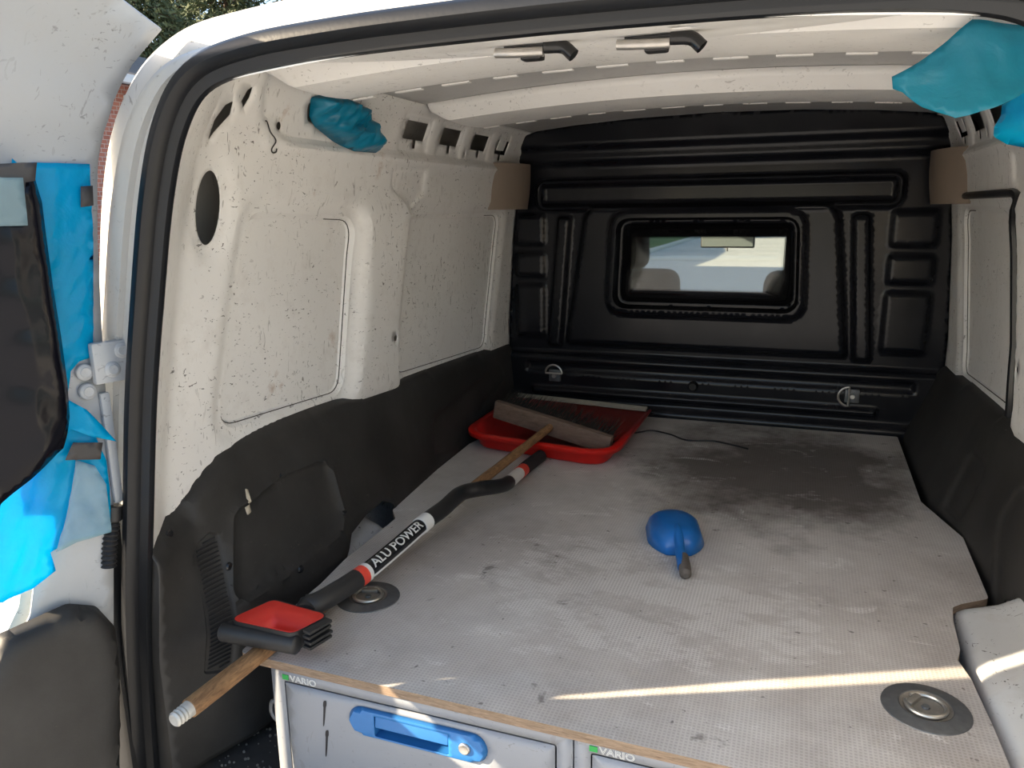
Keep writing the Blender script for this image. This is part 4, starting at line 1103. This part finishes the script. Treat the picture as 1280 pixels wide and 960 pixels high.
def bg2_fn(P):
    d = np.clip(-sd(P, bg2), 0, 1); bul = .05*np.sqrt(np.clip(d/.03, 0, 1))
    return np.stack([P[:,0]+.0, .50-bul+crumple(P, .015, 50, 6)*np.clip(d/.01, 0, 1), P[:,1]], 1)
o = sheet('plastic_bag', bg2, bg2_fn, M['blue_film'], None, step=.007, thick=.05, offset=-1, angle=60)
tag(o, 'bright cyan plastic bag bulging out of the wall beside the hanging sheet', 'plastic bag')

# ================================================================== CAB
cabp = M['cab']
ring = []
o = sheet('cab_lining', rect(-.76, .76, 1.83, 2.95), lambda P: np.stack([P[:,0], P[:,1], 1.80-.05*P[:,0]**2-.03*sstep((P[:,1]-2.5)/.45)], 1), cabp, step=.08, thick=.03)
tag(o, 'dark lining of the driver cab beyond the bulkhead', 'cab lining', kind='structure'); cab = o
for s in (-1, 1):
    tube('windscreen_pillar', [(s*.70, 2.93, 1.76), (s*.76, 3.60, 1.05)], .045, cabp, cab, n=10)
    box('cab_door_panel', (s*.79, 2.75, .78), (.05, 1.75, .60), cabp, cab, bev=.02)
    box('cab_side_post', (s*.78, 1.92, 1.40), (.06, .16, .78), cabp, cab, bev=.02)
box('dashboard', (0, 3.45, .86), (1.5, .50, .22), M['matte_black'], cab, bev=.06, seg=4)
box('cab_floor', (0, 2.8, .44), (1.5, 1.9, .05), cabp, cab, bev=.005)
box('bonnet', (0, 4.05, .78), (1.46, .75, .24), M['outer'], cab, bev=.08, seg=4)
V = [(-.70, 2.95, 1.74), (.70, 2.95, 1.74), (.76, 3.62, 1.03), (-.76, 3.62, 1.03)]
o = mesh_obj('window_2', V, [(0, 1, 2, 3)], M['windscreen'], None, False); tag(o, 'sloping windscreen of the driver cab', 'windscreen', kind='structure')
md = o.modifiers.new('thickness', 'SOLIDIFY'); md.thickness = .005
# body frame closing the gap between hold and outer skin
oo = smooth_path([(-x, 0, z) for x, z in OUTER], 6); oo = [(p[0], p[2]) for p in oo]; oo = oo+[(-x, z) for x, z in reversed(oo[:-1])]
inn = [(-.69, .62), (-.69, 1.3), (-.64, 1.72), (-.60, 1.77), (-.4, 1.80), (0, 1.815), (.4, 1.80), (.60, 1.77), (.64, 1.72), (.69, 1.3), (.69, .62)]
poly_ = oo+list(reversed(inn))
sheet('cab_frame', poly_, lambda P: np.stack([P[:,0], np.full(len(P), YB+.03), P[:,1]], 1), cabp, cab, step=.1, thick=.02)
def seat(x, label):
    e = empty('cab_seat', (x, 2.3, .46), label, 'seat')
    bm = bmesh.new(); bm_box(bm, (x, 2.50, .66), (.50, .50, .16), None, .06, 4); from_bm('seat_cushion', bm, M['seat'], e)
    bm = bmesh.new(); bm_box(bm, (x, 2.22, .98), (.50, .14, .68), Matrix.Rotation(.18, 3, 'X'), .065, 5); from_bm('backrest', bm, M['seat'], e)
    bm = bmesh.new(); bm_box(bm, (x, 2.14, 1.42), (.27, .10, .20), Matrix.Rotation(.15, 3, 'X'), .045, 5); from_bm('headrest', bm, M['seat'], e)
    for q in (-.06, .06): tube('headrest_post', [(x+q, 2.16, 1.27), (x+q, 2.145, 1.36)], .007, M['steel'], e, n=8)
    box('seat_base', (x, 2.50, .525), (.42, .42, .13), M['matte_black'], e, bev=.01)
seat(-.40, 'dark cab seat behind the bulkhead window on the broom side'); seat(.40, 'dark cab seat behind the bulkhead window on the scoop side')
mr = empty('rear_view_mirror', (-.04, 2.85, 1.43), 'grey rear view mirror on the windscreen', 'mirror')
bm = bmesh.new(); bm_box(bm, (-.041, 2.85, 1.397), (.235, .022, .070), None, .009, 3); from_bm('mirror_housing', bm, M['matte_black'], mr)
bm = bmesh.new(); bm_box(bm, (-.041, 2.837, 1.397), (.222, .003, .058), None, .001, 1); from_bm('mirror_glass', bm, M['mirror'], mr)
tube('mirror_stem', [(-.041, 2.86, 1.42), (-.041, 2.95, 1.60), (-.041, 3.0, 1.68)], .010, M['matte_black'], mr, n=8)
tube('mirror_lever', [(-.041, 2.845, 1.364), (-.041, 2.842, 1.348)], .004, M['matte_black'], mr, n=6)

# ================================================================== OUTSIDE
def ground_mat():
    t = NT('concrete_paving'); a = t.mix(t.noise(.6, 6), (.47,.47,.47), (.58,.58,.58)); a = t.mix(t.math('MULTIPLY', t.noise(12, 5), .4), a, (.41,.41,.41))
    t.col(a); t.set(Roughness=.9); t.bump(t.noise(60, 3), .3, .01); return t.m
g = mesh_obj('ground', [(-90, -60, 0), (90, -60, 0), (90, 140, 0), (-90, 140, 0)], [(0, 1, 2, 3)], ground_mat(), None, False)
tag(g, 'pale concrete yard and road around the van', 'ground', kind='structure')
gm = NT('lawn_green'); gm.col(gm.mix(gm.noise(3, 6), (.07,.13,.035), (.16,.22,.07))); gm.set(Roughness=.95)
lw = box('lawn', (-6.9, 45, .03), (4.3, 56, .06), gm.m, bev=0); tag(lw, 'mown green lawn strip beyond the kerb', 'lawn', kind='structure')
kb = box('kerb', (-4.6, 45, .05), (.22, 56, .10), plain('pale_kerb_stone', (.55,.54,.52), .85, .1, 2), bev=.01); tag(kb, 'long pale kerb along the road', 'kerb', kind='structure')

def brick_mat():
    t = NT('red_brick'); q = t.n('ShaderNodeTexBrick'); q.inputs['Scale'].default_value = 4.2; q.inputs['Mortar Size'].default_value = .018
    q.inputs['Color1'].default_value = (.27,.085,.055,1); q.inputs['Color2'].default_value = (.36,.13,.085,1); q.inputs['Mortar'].default_value = (.38,.33,.29,1)
    sp = t.n('ShaderNodeSeparateXYZ'); t.l(t.tc.outputs['Object'], sp.inputs[0]); cb_ = t.n('ShaderNodeCombineXYZ')
    t.l(t.math('ADD', sp.outputs[0], sp.outputs[1]), cb_.inputs[0]); t.l(sp.outputs[2], cb_.inputs[1]); t.l(cb_.outputs[0], q.inputs['Vector'])
    t.col(q.outputs[0]); t.set(Roughness=.85); return t.m
hx0, hx1, hy0, hy1, he = -15.0, -9.0, 4.5, 13.0, 3.45
hs = empty('brick_house', ((hx0+hx1)/2, (hy0+hy1)/2, 0), 'red brick house with dark tiled roof beyond the open door', 'house')
bm = bmesh.new(); bm_box(bm, ((hx0+hx1)/2, (hy0+hy1)/2, he/2), (hx1-hx0, hy1-hy0, he)); from_bm('brick_wall', bm, brick_mat(), hs, False)
xr = (hx0+hx1)/2; zr_ = 4.5
V = [(hx0-.5, hy0-.4, he-.1), (xr, hy0-.4, zr_), (hx1+.5, hy0-.4, he-.1), (hx0-.5, hy1+.4, he-.1), (xr, hy1+.4, zr_), (hx1+.5, hy1+.4, he-.1)]
mesh_obj('roof', V, [(0, 1, 4, 3), (1, 2, 5, 4), (0, 2, 1), (3, 4, 5), (0, 3, 5, 2)], plain('dark_roof_tiles', (.07,.065,.06), .8, .3, 3), hs, False)
box('gutter', (hx1+.52, (hy0+hy1)/2, he-.12), (.12, hy1-hy0+.8, .12), plain('pale_gutter', (.5,.5,.5), .5, .1, 5), hs, bev=.03)
wmat = plain('white_window_frame', (.7,.7,.68), .5, .05, 5); gl_ = plain('dark_window_glass', (.06,.08,.10), .1, .2, 2)
for yy in (5.8, 8.9, 11.6):
    w_ = empty('house_window', (hx1, yy, 2.2)); w_.parent = hs
    box('window_frame', (hx1+.01, yy, 2.45), (.08, 1.3, 1.5), wmat, w_, bev=.01)
    for k in (-.31, .31): box('pane', (hx1+.045, yy+k, 2.45), (.03, .52, 1.3), gl_, w_, bev=.005)

tb = empty('shade_block', (-26, 6.1, 0), 'unseen tall pale block with a flat roof, added to shade the road ahead', 'shade blocker')  # stands out of view, added to cast shade on the road ahead
bm = bmesh.new(); bm_box(bm, (-26, 6.1, 5.4), (11, 5.4, 10.8)); from_bm('rendered_wall', bm, plain('pale_render', (.55,.52,.47), .9, .1, 1), tb, False)
box('roof_slab', (-26, 6.1, 10.9), (11.5, 5.9, .25), plain('grey_roof_slab', (.25,.25,.25), .8, .1, 1), tb, bev=.02)
for k in range(3):
    for yy in (4.8, 7.4):
        w_ = empty('block_window', (-20.5, yy, 2+3*k)); w_.parent = tb
        box('window_frame', (-20.49, yy, 2.3+3*k), (.08, 1.2, 1.4), wmat, w_, bev=.01); box('pane', (-20.45, yy, 2.3+3*k), (.03, 1.05, 1.25), gl_, w_, bev=.005)
def conifer(x, y, h, r, label, seed, lean=0):
    rs = np.random.RandomState(seed)
    e = empty('conifer', (x, y, 0), label, 'tree', 'conifers beyond the house')
    tube('trunk', [(x, y, 0), (x, y, h*.5), (x, y, h*.98)], [.22, .15, .03], M['trunk'], e, n=8)
    P = []; Fc = []; bmb = bmesh.new()
    nl = int(h*5)
    for i in range(nl):
        z = h*.10+h*.89*(i/nl)**.9; rr = r*(1-(z/h))**.75*(.75+.5*rs.rand())+.12
        nb = max(4, int(6+rr*3))
        for k in range(nb):
            a = rs.rand()*6.283; L_ = rr*(.7+.4*rs.rand()); drp = -.22*L_-.1*rs.rand()
            d = np.array([math.cos(a), math.sin(a), 0]); b0 = np.array([x, y, z]); b1 = b0+d*L_+np.array([0, 0, drp])
            if k % 2 == 0: bm_tube(bmb, [tuple(b0), tuple((b0+b1)/2+np.array([0, 0, .08])), tuple(b1)], [.03, .02, .008], 4, False)
            for q in range(int(10+L_*9)):
                t = .25+.75*rs.rand(); c = b0+(b1-b0)*t+np.array([0, 0, .16*math.sin(t*3.1)])+rs.randn(3)*np.array([.10, .10, .06])*(1+.3*L_)
                sz = .10+.12*rs.rand(); dd = d*.6+rs.randn(3)*.5+np.array([0, 0, -.35]); dd /= np.linalg.norm(dd); ss = np.cross(dd, rs.randn(3)); ss /= np.linalg.norm(ss)
                b = len(P); P += [c-ss*sz*.32, c+ss*sz*.32, c+dd*sz*1.5+ss*sz*.12, c+dd*sz*1.5-ss*sz*.12]; Fc.append((b, b+1, b+2, b+3))
    from_bm('branches', bmb, M['trunk'], e)
    me = bpy.data.meshes.new('foliage'); me.from_pydata([tuple(p) for p in P], [], Fc); me.update()
    o = fin('foliage', me, M['needles'], e, False); o['kind'] = 'stuff'
    return e
M['trunk'] = plain('conifer_bark', (.09,.06,.04), .9, .3, 12)
nm = NT('conifer_needles'); nm.col(nm.mix(nm.noise(1.1, 5, .7), (.030,.055,.028), (.10,.115,.045))); nm.set(Roughness=.75); M['needles'] = nm.m
def at_dist(px, py, t): return CAM+ray(px, py)*t
for i, (px, d, h, r, lb) in enumerate(((170, 34, 21, 3.0, 'broad dark conifer beyond the brick house roof'), (285, 41, 23, 3.4, 'sunlit yellow-green conifer beside the broad dark one'), (385, 36, 18, 2.4, 'slim dark conifer with brown twigs beyond the van roof'), (225, 60, 26, 3.6, 'tall conifer behind the broad dark one'))):
    p = at_dist(px, 30, d); conifer(p[0], p[1], h, r, lb, 20+i)
# the other rear door leaf, folded open as well
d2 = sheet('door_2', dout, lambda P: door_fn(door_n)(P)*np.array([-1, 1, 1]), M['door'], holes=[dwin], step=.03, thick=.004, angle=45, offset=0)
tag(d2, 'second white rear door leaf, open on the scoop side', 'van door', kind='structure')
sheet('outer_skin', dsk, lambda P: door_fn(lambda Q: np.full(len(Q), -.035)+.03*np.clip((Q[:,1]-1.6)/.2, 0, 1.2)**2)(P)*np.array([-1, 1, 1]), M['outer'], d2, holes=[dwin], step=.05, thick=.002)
sheet('door_pane', offs(dwin, .01), lambda P: door_fn(lambda Q: np.full(len(Q), -.02))(P)*np.array([-1, 1, 1]), M['glass'], d2, step=.1, thick=.004)
# tall hedge along the lawn
hb = bmesh.new(); rs = np.random.RandomState(3)
bm_box(hb, (-9.6, 44, 1.55), (1.2, 56, 3.1)); bmesh.ops.subdivide_edges(hb, edges=hb.edges[:], cuts=14, use_grid_fill=True)
for v in hb.verts:
    if v.co.z > .1: v.co += Vector(rs.randn(3)*np.array([.10, .2, .08]))
o = from_bm('hedge', hb, M['needles'], None, False); tag(o, 'long clipped green hedge beside the lawn', 'hedge')
print('all ok')
